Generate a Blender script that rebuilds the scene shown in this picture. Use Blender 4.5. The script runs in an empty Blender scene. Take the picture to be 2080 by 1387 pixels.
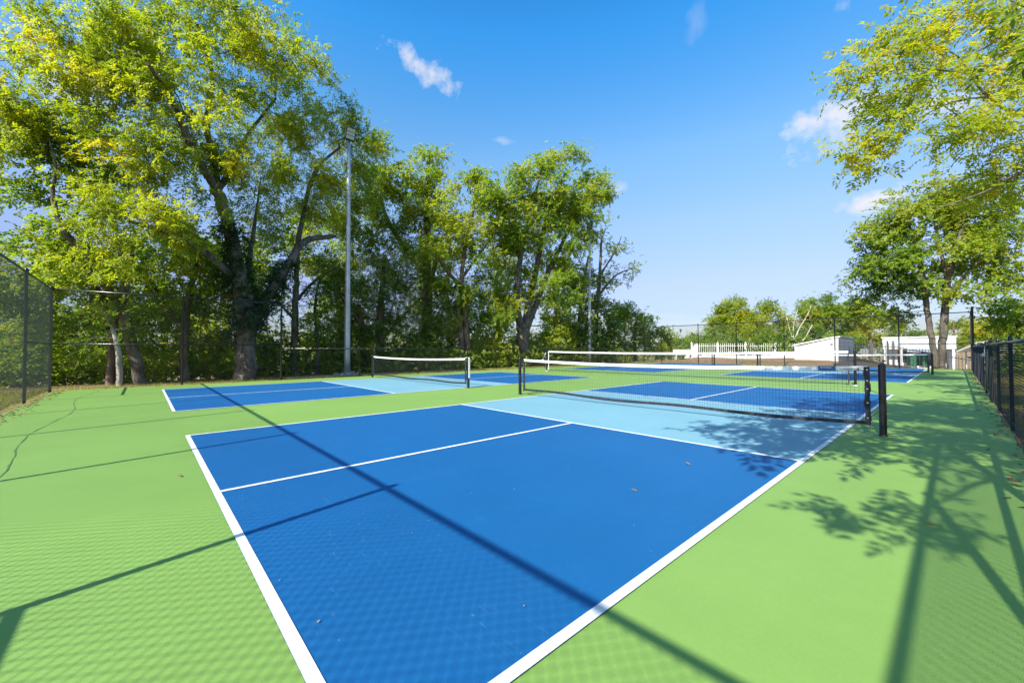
import bpy, math
import numpy as np
from math import sin, cos, pi, radians
from mathutils import Matrix, Vector

SC = bpy.context.scene
COL = SC.collection
rng = np.random.default_rng(11)
V = lambda *a: np.array(a, float)
def nrm(v):
    v = np.asarray(v, float)
    return v / np.maximum(np.linalg.norm(v, axis=-1, keepdims=True), 1e-9)

# ------------------------------------------------------------------ camera (solved from the court lines)
CAM = V(7.1638, -.4312, 1.1638); YAW, PITCH, ROLL = -.8324, .0207, -.0042; FPX = 821.58
fw = V(sin(YAW)*cos(PITCH), cos(YAW)*cos(PITCH), sin(PITCH))
r0 = V(cos(YAW), -sin(YAW), 0); u0 = np.cross(r0, fw)
rt = cos(ROLL)*r0 + sin(ROLL)*u0; up = cos(ROLL)*u0 - sin(ROLL)*r0
cd = bpy.data.cameras.new("camera"); co = bpy.data.objects.new("camera", cd); COL.objects.link(co)
co.matrix_world = Matrix(((rt[0], up[0], -fw[0], CAM[0]), (rt[1], up[1], -fw[1], CAM[1]), (rt[2], up[2], -fw[2], CAM[2]), (0, 0, 0, 1)))
cd.sensor_width = 36; cd.lens = 36*FPX/2080; cd.clip_end = 3000; cd.clip_start = .05
SC.camera = co
# measuring helpers: a sight line of the photograph met with a known plane or distance gives a real position
def ray(px, py): return fw + (px-1040)/FPX*rt - (py-693.5)/FPX*up
def at(px, py, dep): return CAM + dep*ray(px, py)
def dep_x(px, X): return (X-CAM[0])/ray(px, 700)[0]
def dep_y(px, Y): return (Y-CAM[1])/ray(px, 700)[1]

# ------------------------------------------------------------------ materials
def mat(name):
    m = bpy.data.materials.new(name); m.use_nodes = True
    nt = m.node_tree; b = nt.nodes['Principled BSDF']
    return m, nt, b
def N(nt, t, **k):
    n = nt.nodes.new(t)
    for a, v in k.items():
        if a in n.inputs.keys(): n.inputs[a].default_value = v
        else: setattr(n, a, v)
    return n
def ramp(nt, stops):
    r = nt.nodes.new('ShaderNodeValToRGB'); e = r.color_ramp.elements
    while len(e) < len(stops): e.new(.5)
    for x, (p, c) in zip(e, stops): x.position = p; x.color = (*c, 1)
    return r
def coord(nt): return nt.nodes.new('ShaderNodeTexCoord').outputs['Object']
def noise(nt, co_, scale, detail=4, rough=.55, sc=None):
    n = N(nt, 'ShaderNodeTexNoise'); n.inputs['Scale'].default_value = scale; n.inputs['Detail'].default_value = detail; n.inputs['Roughness'].default_value = rough
    if sc:
        m = N(nt, 'ShaderNodeMapping'); m.inputs['Scale'].default_value = sc[:3]
        if len(sc) > 3: m.inputs['Rotation'].default_value = (0, 0, sc[3])
        nt.links.new(co_, m.inputs[0]); co_ = m.outputs[0]
    nt.links.new(co_, n.inputs['Vector']); return n.outputs['Fac']
def mixc(nt, f, a, b, mode='MIX'):
    n = nt.nodes.new('ShaderNodeMix'); n.data_type = 'RGBA'; n.blend_type = mode
    for s, v in ((n.inputs[0], f), (n.inputs[6], a), (n.inputs[7], b)):
        if isinstance(v, (int, float)): s.default_value = v
        elif isinstance(v, tuple): s.default_value = (*v, 1)
        else: nt.links.new(v, s)
    return n.outputs[2]
def mrange(nt, v, a, b, c=0., d=1.):
    n = N(nt, 'ShaderNodeMapRange'); nt.links.new(v, n.inputs[0])
    for i, x in enumerate((a, b, c, d)): n.inputs[i+1].default_value = x
    return n.outputs[0]
def mathn(nt, op, a, b=None):
    n = N(nt, 'ShaderNodeMath', operation=op)
    for s, v in zip(n.inputs, (a, b)):
        if v is None: continue
        if isinstance(v, (int, float)): s.default_value = v
        else: nt.links.new(v, s)
    return n.outputs[0]
def bump(nt, b, h, strength, dist):
    n = N(nt, 'ShaderNodeBump'); n.inputs['Strength'].default_value = strength; n.inputs['Distance'].default_value = dist
    nt.links.new(h, n.inputs['Height']); nt.links.new(n.outputs[0], b.inputs['Normal'])

def plain(name, c, rough=.5, metal=0., var=.12, vs=3., spec=.5, bmp=0):
    m, nt, b = mat(name); cc = coord(nt)
    n = noise(nt, cc, vs, 5)
    dark = tuple(x*(1-var*2) for x in c); lite = tuple(min(1, x*(1+var)) for x in c)
    nt.links.new(mixc(nt, mrange(nt, n, .3, .7), dark, lite), b.inputs['Base Color'])
    b.inputs['Roughness'].default_value = rough; b.inputs['Metallic'].default_value = metal; b.inputs['Specular IOR Level'].default_value = spec
    if bmp: bump(nt, b, noise(nt, cc, vs*12, 4), bmp, .01)
    return m
def acrylic(name, c, scuff=0.):
    m, nt, b = mat(name); cc = coord(nt)
    big = noise(nt, cc, .42, 7, .68); fine = noise(nt, cc, 260, 2); mid = noise(nt, cc, 9, 5, .65); grit = noise(nt, cc, 62, 4, .7); roll = noise(nt, cc, 1, 4, .6, (3.2, .35, 1))
    col = mixc(nt, mrange(nt, big, .3, .7), tuple(x*.90 for x in c), tuple(x*1.09 for x in c))
    col = mixc(nt, mrange(nt, grit, .35, .7, 0, .20), col, tuple(x*.62 for x in c))
    col = mixc(nt, mrange(nt, roll, .45, .7, 0, .10), col, tuple(min(1, x*1.16+.015) for x in c))
    col = mixc(nt, mrange(nt, fine, .25, .75, 0, .16), col, tuple(x*.5 for x in c))
    col = mixc(nt, mrange(nt, mid, .55, .8, 0, .10), col, tuple(min(1, x*1.25+.03) for x in c))
    if scuff:
        msk = mrange(nt, noise(nt, cc, 1.1, 3), .45, .62)
        for i, a in enumerate((.35, 1.25, 2.4)):
            s = mrange(nt, noise(nt, cc, 1, 4, .6, (3.4+i, 38, 1, a)), .63, .78)
            col = mixc(nt, mathn(nt, 'MULTIPLY', mathn(nt, 'MULTIPLY', s, msk), scuff), col, (.55, .66, .78))
        sp = mrange(nt, noise(nt, cc, 33, 1), .76, .80)
        col = mixc(nt, mathn(nt, 'MULTIPLY', sp, scuff*.9), col, (.6, .66, .7))
    nt.links.new(col, b.inputs['Base Color']); b.inputs['Roughness'].default_value = .62; b.inputs['Specular IOR Level'].default_value = .35
    bump(nt, b, fine, .35, .002)
    return m
def bark(name, c1, c2):
    m, nt, b = mat(name); cc = coord(nt)
    n = noise(nt, cc, 7, 6, .7, (1, 1, .22)); k = noise(nt, cc, 1.3, 4)
    col = mixc(nt, mrange(nt, n, .35, .65), c1, c2); col = mixc(nt, mrange(nt, k, .5, .7, 0, .5), col, tuple(x*1.6 for x in c2))
    nt.links.new(col, b.inputs['Base Color']); b.inputs['Roughness'].default_value = .9; b.inputs['Specular IOR Level'].default_value = .2
    bump(nt, b, n, .8, .05); return m
def leafmat(name, stops, trans=.5, rough=.5):
    m, nt, b = mat(name)
    a = N(nt, 'ShaderNodeAttribute', attribute_name='tint'); r = ramp(nt, stops); nt.links.new(a.outputs['Fac'], r.inputs[0])
    nt.links.new(r.outputs[0], b.inputs['Base Color']); b.inputs['Roughness'].default_value = rough; b.inputs['Specular IOR Level'].default_value = .35
    t = N(nt, 'ShaderNodeBsdfTranslucent'); tc = mixc(nt, 1., r.outputs[0], (1., 1.05, .45), 'MULTIPLY'); nt.links.new(mixc(nt, 1., tc, (2.0, 2.0, 1.9), 'MULTIPLY'), t.inputs[0])
    mx = N(nt, 'ShaderNodeMixShader'); mx.inputs[0].default_value = trans
    nt.links.new(b.outputs[0], mx.inputs[1]); nt.links.new(t.outputs[0], mx.inputs[2])
    nt.links.new(mx.outputs[0], nt.nodes['Material Output'].inputs[0]); return m

M = {}
M['green'] = acrylic('green_acrylic', (.204, .354, .077), .0)
M['blue'] = acrylic('blue_acrylic', (.004, .107, .30), .11)
M['light'] = acrylic('light_blue_acrylic', (.18, .38, .46), .06)
M['line'] = plain('white_line_paint', (.76, .76, .75), .6, var=.09, vs=7)
M['black'] = plain('black_vinyl', (.012, .013, .015), .38, var=.25, vs=20)
M['post'] = plain('black_powder_coat', (.010, .011, .013), .22, var=.2, vs=9)
M['wire'] = plain('weathered_sunlit_wire', (.11, .113, .115), .45, var=.1, vs=9)  # weathered grey with the vinyl's sunlit sheen painted into the base colour
M['wiredark'] = plain('black_vinyl_wire', (.020, .021, .022), .75, var=.1, vs=9)
M['cord'] = plain('black_net_cord', (.016, .018, .022), .8, var=.1, vs=9)
M['tape'] = plain('white_net_tape', (.78, .78, .77), .7, var=.06, vs=25, bmp=.2)
M['band'] = plain('black_net_band', (.018, .022, .032), .55, var=.4, vs=16, bmp=.8)
M['brass'] = plain('metal_grommet', (.62, .58, .50), .3, 1., var=.1)
M['bluelabel'] = plain('blue_label', (.03, .13, .32), .5, var=.1)
M['galv'] = plain('galvanised_steel', (.50, .53, .54), .45, .55, var=.14, vs=2.2)
M['lampbody'] = plain('dark_lamp_housing', (.03, .032, .035), .5, var=.1)
M['lens'] = plain('lamp_lens', (.42, .48, .42), .25, var=.1, vs=30)
M['concrete'] = plain('concrete', (.34, .32, .29), .9, var=.2, vs=5, bmp=.5)
M['white'] = plain('white_painted_siding', (.70, .71, .72), .55, var=.10, vs=1.2)
def siding(m):
    nt = m.node_tree; b = nt.nodes['Principled BSDF']; w = N(nt, 'ShaderNodeTexWave', wave_type='BANDS', bands_direction='Z', wave_profile='SAW'); w.inputs['Scale'].default_value = 1.6
    nt.links.new(coord(nt), w.inputs['Vector']); bump(nt, b, w.outputs['Fac'], .9, .03)
siding(M['white'])
M['whitef'] = plain('white_fence_paint', (.62, .61, .58), .6, var=.14, vs=3)
M['whiteroof'] = plain('white_roofing', (.72, .72, .72), .6, var=.06, vs=2)
M['greyiron'] = plain('dark_painted_iron', (.05, .06, .068), .5, var=.15, vs=4)
M['dark'] = plain('dark_opening', (.03, .035, .045), .6, var=.3, vs=1.5)
M['bluegrey'] = plain('blue_grey_panel', (.22, .30, .36), .5, var=.1)
M['bin'] = plain('green_plastic', (.03, .13, .07), .5, var=.1)
M['crack'] = plain('crack_filler', (.085, .19, .07), .85, var=.3, vs=8)
M['bark'] = bark('grey_bark', (.045, .038, .030), (.17, .145, .115))
M['barkbrown'] = bark('brown_bark', (.06, .042, .03), (.23, .165, .115))
M['barkpale'] = bark('pale_bark', (.28, .25, .20), (.5, .46, .39))
Y_ = leafmat('yellow_green_leaf', [(0, (.065, .12, .014)), (.42, (.19, .245, .019)), (.8, (.33, .345, .021)), (1, (.42, .35, .024))])
G_ = leafmat('mid_green_leaf', [(0, (.030, .072, .014)), (.5, (.105, .170, .018)), (.85, (.20, .275, .022)), (1, (.28, .30, .03))])
D_ = leafmat('dark_green_leaf', [(0, (.022, .055, .013)), (.5, (.065, .125, .020)), (.9, (.14, .205, .026)), (1, (.19, .22, .03))], .22)
O_ = leafmat('golden_leaf', [(0, (.065, .105, .012)), (.4, (.19, .205, .018)), (.75, (.35, .29, .025)), (1, (.44, .26, .03))])
M['dryleaf'] = plain('dry_leaf', (.34, .19, .07), .8, var=.3, vs=40)
M['scrap'] = plain('pale_plant_scrap', (.36, .30, .22), .8, var=.3, vs=60)
M['ivy'] = leafmat('ivy_leaf', [(0, (.014, .038, .012)), (.6, (.032, .075, .018)), (1, (.07, .13, .03))], .15)

def ground_mat():
    m, nt, b = mat('dry_grass_and_dirt'); cc = coord(nt)
    n1 = noise(nt, cc, .35, 6, .65); n2 = noise(nt, cc, 5, 6, .7); n3 = noise(nt, cc, 45, 3, .7)
    dirt = mixc(nt, n2, (.24, .14, .07), (.46, .31, .18))
    grass = mixc(nt, n3, (.055, .085, .02), (.20, .21, .07))
    col = mixc(nt, mrange(nt, mathn(nt, 'ADD', n1, mathn(nt, 'MULTIPLY', n2, .35)), .66, .88), dirt, grass)
    nt.links.new(col, b.inputs['Base Color']); b.inputs['Roughness'].default_value = .95; b.inputs['Specular IOR Level'].default_value = .1
    bump(nt, b, n3, 1., .05); return m
M['ground'] = ground_mat()
M['mulch'] = plain('dark_mulch', (.075, .06, .05), .95, var=.3, vs=18, bmp=1)

# ------------------------------------------------------------------ mesh helpers
class MB:
    def __init__(s): s.v = []; s.f = []; s.sm = []
    def add(s, vs, fs, smooth=False):
        o = len(s.v); s.v += [tuple(x) for x in vs]; s.f += [tuple(i+o for i in f) for f in fs]; s.sm += [smooth]*len(fs); return s
    def box(s, c, d, rz=0., tilt=None):
        c = V(*c); h = V(*d)/2; ca, sa = cos(rz), sin(rz)
        vs = []
        for k in range(8):
            p = V(h[0]*(1 if k & 1 else -1), h[1]*(1 if k & 2 else -1), h[2]*(1 if k & 4 else -1))
            if tilt is not None: p = V(p[0], p[1]*cos(tilt)-p[2]*sin(tilt), p[1]*sin(tilt)+p[2]*cos(tilt))
            vs.append(c + V(p[0]*ca-p[1]*sa, p[0]*sa+p[1]*ca, p[2]))
        return s.add(vs, [(0, 2, 3, 1), (4, 5, 7, 6), (0, 1, 5, 4), (2, 6, 7, 3), (0, 4, 6, 2), (1, 3, 7, 5)])
    def tube(s, pts, rad, n=8, cap=True, wob=None):
        pts = np.asarray(pts, float); k = len(pts); rad = np.broadcast_to(np.asarray(rad, float), (k,))
        T = nrm(np.gradient(pts, axis=0)); ref = V(0, 0, 1) if abs(T[0][2]) < .9 else V(1, 0, 0)
        a = nrm(np.cross(T[0], ref)); o = len(s.v)
        for i in range(k):
            a = nrm(a - T[i]*np.dot(a, T[i])); b = np.cross(T[i], a)
            for j in range(n):
                q = 2*pi*j/n; R = rad[i]*(1 if wob is None else wob(i, q))
                s.v.append(tuple(pts[i] + R*(cos(q)*a + sin(q)*b)))
        for i in range(k-1):
            for j in range(n):
                s.f.append((o+i*n+j, o+i*n+(j+1) % n, o+(i+1)*n+(j+1) % n, o+(i+1)*n+j)); s.sm.append(n > 4)
        if cap:
            s.f.append(tuple(o+j for j in range(n))[::-1]); s.f.append(tuple(o+(k-1)*n+j for j in range(n))); s.sm += [False, False]
        return s
    def lathe(s, base, prof, n=20):
        base = V(*base); o = len(s.v)
        for r_, z in prof:
            for j in range(n): s.v.append(tuple(base + V(r_*cos(2*pi*j/n), r_*sin(2*pi*j/n), z)))
        for i in range(len(prof)-1):
            for j in range(n):
                s.f.append((o+i*n+j, o+i*n+(j+1) % n, o+(i+1)*n+(j+1) % n, o+(i+1)*n+j)); s.sm.append(True)
        s.f.append(tuple(o+(len(prof)-1)*n+j for j in range(n))); s.sm.append(True)
        return s
    def prism(s, poly, off):
        "flat polygon of 3-D points pushed along off"
        n = len(poly); poly = [V(*p) for p in poly]; off = V(*off)
        return s.add(poly + [p+off for p in poly], [tuple(range(n))[::-1], tuple(range(n, 2*n))] + [(i, (i+1) % n, n+(i+1) % n, n+i) for i in range(n)])
    def build(s, name, m, parent=None):
        me = bpy.data.meshes.new(name); me.from_pydata([tuple(map(float, x)) for x in s.v], [], s.f)
        me.polygons.foreach_set('use_smooth', s.sm); me.materials.append(m); me.update()
        o = bpy.data.objects.new(name, me); COL.objects.link(o)
        if parent: o.parent = parent; o.matrix_parent_inverse = Matrix.Translation(-parent.location)
        return o
def quads(name, verts, m, parent=None, tint=None, k=4):
    "verts (n,k,3) as one mesh of loose k-gons"
    n = len(verts); me = bpy.data.meshes.new(name)
    me.vertices.add(n*k); me.vertices.foreach_set('co', np.ascontiguousarray(verts, np.float32).ravel())
    me.loops.add(n*k); me.loops.foreach_set('vertex_index', np.arange(n*k, dtype=np.int32))
    me.polygons.add(n); me.polygons.foreach_set('loop_start', np.arange(0, n*k, k, dtype=np.int32)); me.polygons.foreach_set('loop_total', np.full(n, k, np.int32))
    if tint is not None:
        a = me.attributes.new('tint', 'FLOAT', 'FACE'); a.data.foreach_set('value', np.ascontiguousarray(tint, np.float32))
    me.materials.append(m); me.update(calc_edges=True)
    o = bpy.data.objects.new(name, me); COL.objects.link(o)
    if parent: o.parent = parent; o.matrix_parent_inverse = Matrix.Translation(-parent.location)
    return o
def struct(o): o['kind'] = 'structure'; return o
def stuff(o): o['kind'] = 'stuff'; return o
def tag(o, label, cat, group=None):
    o['label'] = label; o['category'] = cat
    if group: o['group'] = group
    return o
def thing(name, loc, label, cat, group=None):
    o = bpy.data.objects.new(name, None); o.location = tuple(float(x) for x in loc); o.empty_display_size = .2; COL.objects.link(o)
    return tag(o, label, cat, group)

# ------------------------------------------------------------------ ground, court, paint
LX, RX, NY, FY = -11.1, 7.7, -2.5, 31.7     # the four fence lines
def gz(x, y):
    x = np.asarray(x, float); y = np.asarray(y, float)
    z = -.05 - np.clip((-15.5-x)*.16, 0, 9) - np.clip((y-46)*.04, 0, 6) - np.clip((-6-y)*.02, 0, 4)
    z = z + .05*np.sin(x*.9+y*.4)*np.clip((np.maximum(np.maximum(-13-x, x-9), np.maximum(y-33, -4-y)))/3, 0, 1)
    z = z - np.clip((x-1.5)*.16, 0, 1.1)*np.clip((y-33.2)/3.5, 0, 1)
    z = z + .36*np.clip((y-32.4)/4.5, 0, 1)*np.clip((4-x)/3, 0, 1)*np.clip((x+14)/4, 0, 1)
    return z
gx = np.concatenate([-np.geomspace(900, 32, 14), np.linspace(-30, 24, 82), np.geomspace(26, 900, 14)])
gy = np.concatenate([-np.geomspace(900, 17, 10), np.linspace(-16, 60, 110), np.geomspace(63, 1200, 14)])
GX, GY = np.meshgrid(gx, gy, indexing='ij'); GZ = gz(GX, GY)
nx, ny = GX.shape; gb = MB(); gb.v = list(zip(GX.ravel(), GY.ravel(), GZ.ravel()))
gb.f = [(i*ny+j, (i+1)*ny+j, (i+1)*ny+j+1, i*ny+j+1) for i in range(nx-1) for j in range(ny-1)]; gb.sm = [True]*len(gb.f)
struct(gb.build('ground', M['ground']))
# green court slab: the edge is slightly ragged where dirt creeps over it
ex0, ex1, ey0, ey1 = LX+.18, RX-.06, NY+.10, FY-.25
edge = []
for (a, b, n) in (((ex0, ey0), (ex1, ey0), 90), ((ex1, ey0), (ex1, ey1), 160), ((ex1, ey1), (ex0, ey1), 90), ((ex0, ey1), (ex0, ey0), 160)):
    for t in np.arange(n)/n:
        p = V(*a)*(1-t)+V(*b)*t; edge.append((p[0]+rng.normal()*.018, p[1]+rng.normal()*.018))
struct(MB().prism([(x, y, -.12) for x, y in edge], (0, 0, .12)).build('court_surface', M['green']))
CW, CL, KZ, LW = 6.096, 13.41, 2.134, .051
def rect(mb, x0, y0, x1, y1, z): mb.add([(x0, y0, z), (x1, y0, z), (x1, y1, z), (x0, y1, z)], [(0, 1, 2, 3)])
courts = [(0, 0), (-9.08, -.015), (-.044, 18.58), (-9.13, 18.565)]
for (ox, oy) in courts:
    m1 = CL/2-KZ; m2 = CL/2+KZ
    b = MB(); rect(b, ox, oy, ox+CW, oy+m1, .004); rect(b, ox, oy+m2, ox+CW, oy+CL, .004); struct(b.build('blue_court_paint', M['blue']))
    b = MB(); rect(b, ox, oy+m1, ox+CW, oy+m2, .004); struct(b.build('light_blue_court_paint', M['light']))
    b = MB(); z = .008
    rect(b, ox, oy, ox+CW, oy+LW, z); rect(b, ox, oy+CL-LW, ox+CW, oy+CL, z)
    for x in (ox, ox+CW-LW): rect(b, x, oy+LW, x+LW, oy+CL-LW, z)
    for y in (oy+m1, oy+m2-LW): rect(b, ox+LW, y, ox+CW-LW, y+LW, z)
    cx = ox+CW/2
    rect(b, cx-LW/2, oy+LW, cx+LW/2, oy+m1, z); rect(b, cx-LW/2, oy+m2, cx+LW/2, oy+CL-LW, z)
    struct(b.build('court_line_paint', M['line']))
# hairline crack wandering across the green apron beside the near fence
xs = np.linspace(-10.2, 2.6, 120); ys = -1.52 + .10*np.sin(xs*1.1) + np.cumsum(rng.normal(size=120))*.006
b = MB()
for i in range(119):
    w = .0045+.002*sin(i*.7)
    b.add([(xs[i], ys[i]-w, .004), (xs[i+1], ys[i+1]-w, .004), (xs[i+1], ys[i+1]+w, .004), (xs[i], ys[i]+w, .004)], [(0, 1, 2, 3)])
struct(b.build('surface_crack', M['crack']))

# ------------------------------------------------------------------ chain link fences
def chain(p0, p1, z0, z1, pitch=.0735, r=.0017):
    "woven wire between two plan points: two families of diagonal wires, one in front of the other"
    p0, p1 = V(*p0), V(*p1); Ln = np.linalg.norm(p1-p0); d = (p1-p0)/Ln; nn = V(-d[1], d[0]); H = z1-z0
    A = []
    for sgn in (1, -1):
        cs = np.arange(-H if sgn > 0 else 0, Ln if sgn > 0 else Ln+H, pitch)
        for c in cs:
            if sgn > 0: s0, s1 = max(c, 0), min(c+H, Ln); a, e = (s0, s0-c), (s1, s1-c)
            else: s0, s1 = max(c-H, 0), min(c, Ln); a, e = (s0, c-s0), (s1, c-s1)
            if s1-s0 < .01: continue
            A.append((*(p0+d*a[0]+nn*r*sgn), z0+a[1], *(p0+d*e[0]+nn*r*sgn), z0+e[1]))
    A = np.array(A); a, e = A[:, :3], A[:, 3:]; t = nrm(e-a); n1 = np.broadcast_to(V(nn[0], nn[1], 0), t.shape); n2 = np.cross(t, n1)
    fs = []
    ring = [cos(q)*n1+sin(q)*n2 for q in (0, 2*pi/3, 4*pi/3)]
    for i in range(3):
        j = (i+1) % 3
        fs.append(np.stack([a+r*ring[i], a+r*ring[j], e+r*ring[j], e+r*ring[i]], 1))
    return np.concatenate(fs)
def fence(name, p0, p1, H, ps, label, group, mids=(), top=True, pr=.030, ends=(1, 1), wr=.0015, wm='wiredark'):
    "ps: post distances along the run; mids: bays with a middle rail; each post, rail and the mesh are parts"
    p0, p1 = V(*p0), V(*p1); Ln = np.linalg.norm(p1-p0); d = (p1-p0)/Ln; nn = V(-d[1], d[0])
    root = thing(name, (*p0, 0), label, 'fence', group)
    quads('wire_mesh', chain(p0+nn*.035, p1+nn*.035, .03, H-.01, r=wr), M[wm], root)
    P = lambda s, z: (*(p0+d*s), z)
    for i, s in enumerate(ps):
        if (i == 0 and not ends[0]) or (i == len(ps)-1 and not ends[1]): continue
        rr = pr*(1.25 if i in (0, len(ps)-1) else 1)
        MB().lathe(P(s, -.1), [(rr, 0), (rr, H+.12), (rr*1.25, H+.125), (rr*1.25, H+.15), (rr*.8, H+.185), (.004, H+.2)], 12).build('post', M['post'], root)
    if top:
        MB().tube([P(0, H), P(Ln, H)], .025, 10).build('top_rail', M['post'], root)
    for a, e in mids:
        MB().tube([P(a, 1.4), P(e, 1.4)], .024, 10).build('middle_rail', M['post'], root)
    b = MB().tube([P(0, .07), P(Ln, .07)], .004, 5); b.build('tension_wire', M['wire'], root)
    return root
fg = 'black chain link fencing round the courts'
fence('chain_link_fence', (LX, NY), (RX, NY), 3.05, [0, 3.5, 6.6, 9.6, 12.65, 15.7, 18.8], 'tall black chain link panels of the near end, at the left edge', fg, [(0, 3.5), (15.7, 18.8)], wr=.0023, wm='wire')
fence('chain_link_fence', (LX, NY), (LX, 3.65), 3.05, [0, 3.07, 6.15], 'tall two bay black chain link fence in front of the ivy covered trunk', fg, [(0, 6.15)], ends=(0, 1))
fence('chain_link_fence', (LX, 3.65), (LX, 28.7), 1.25, [0, 3.15, 6.1, 9.2, 12.3, 15.4, 18.5, 21.6, 25.05], 'long waist high black chain link fence along the foot of the wooded bank', fg, ends=(0, 0), pr=.024)
fence('chain_link_fence', (LX, 28.7), (LX, FY), 3.05, [0, 3.0], 'short tall bay of black chain link at the far corner beside the second lamp pole', fg, [(0, 3.0)])
fence('chain_link_fence', (LX, FY), (RX, FY), 3.05, [0, 1.6, 4.65, 7.4, 10.4, 13.12, 16.04, 18.85], 'tall black chain link fence across the far end, before the white picket fence', fg, [(0, 1.6), (16.04, 18.85)], ends=(0, 1))
fence('chain_link_fence', (RX, 28.7), (RX, FY), 3.05, [0, 3.0], 'single tall chain link bay seen edge on beside the double trunk tree', fg, [(0, 3.0)], ends=(1, 0))
fence('chain_link_fence', (RX, 3.55), (RX, 14.2), 1.25, [0, 2.6, 5.5, 8.2, 10.65], 'waist high black chain link fence nearest on the right, this side of the gate', fg, ends=(0, 1), pr=.022, wr=.0012)
fence('chain_link_fence', (RX, 16.3), (RX, 28.7), 1.25, [0, 3.1, 6.2, 9.3, 12.4], 'waist high black chain link fence on the right, beyond the gate', fg, ends=(1, 0), pr=.024)
fence('chain_link_fence', (RX, NY), (RX, 3.55), 3.05, [0, 3.05, 6.05], 'tall black side fence casting rail shadows on the green at bottom right', fg, [(0, 6.05)], ends=(0, 1), wr=.0023, wm='wire')
g = thing('chain_link_gate', (RX, 14.3, 0), 'narrow black chain link gate with latch in the low right fence', 'gate')
b = MB()
for y in (14.32, 16.16): b.tube([(RX, y, .06), (RX, y, 1.27)], .021, 10)
for z in (.08, 1.25): b.tube([(RX, 14.32, z), (RX, 16.16, z)], .019, 10)
b.build('gate_frame', M['post'], g)
quads('wire_mesh', chain((RX-.01, 14.34), (RX-.01, 16.14), .08, 1.24, r=.0016), M['wiredark'], g)
MB().box((RX-.05, 16.20, .98), (.05, .12, .09)).box((RX-.09, 16.16, .98), (.03, .16, .03)).build('latch', M['galv'], g)
for z in (.3, 1.05): MB().box((RX-.01, 14.26, z), (.07, .1, .05)).build('hinge', M['post'], g)

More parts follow.
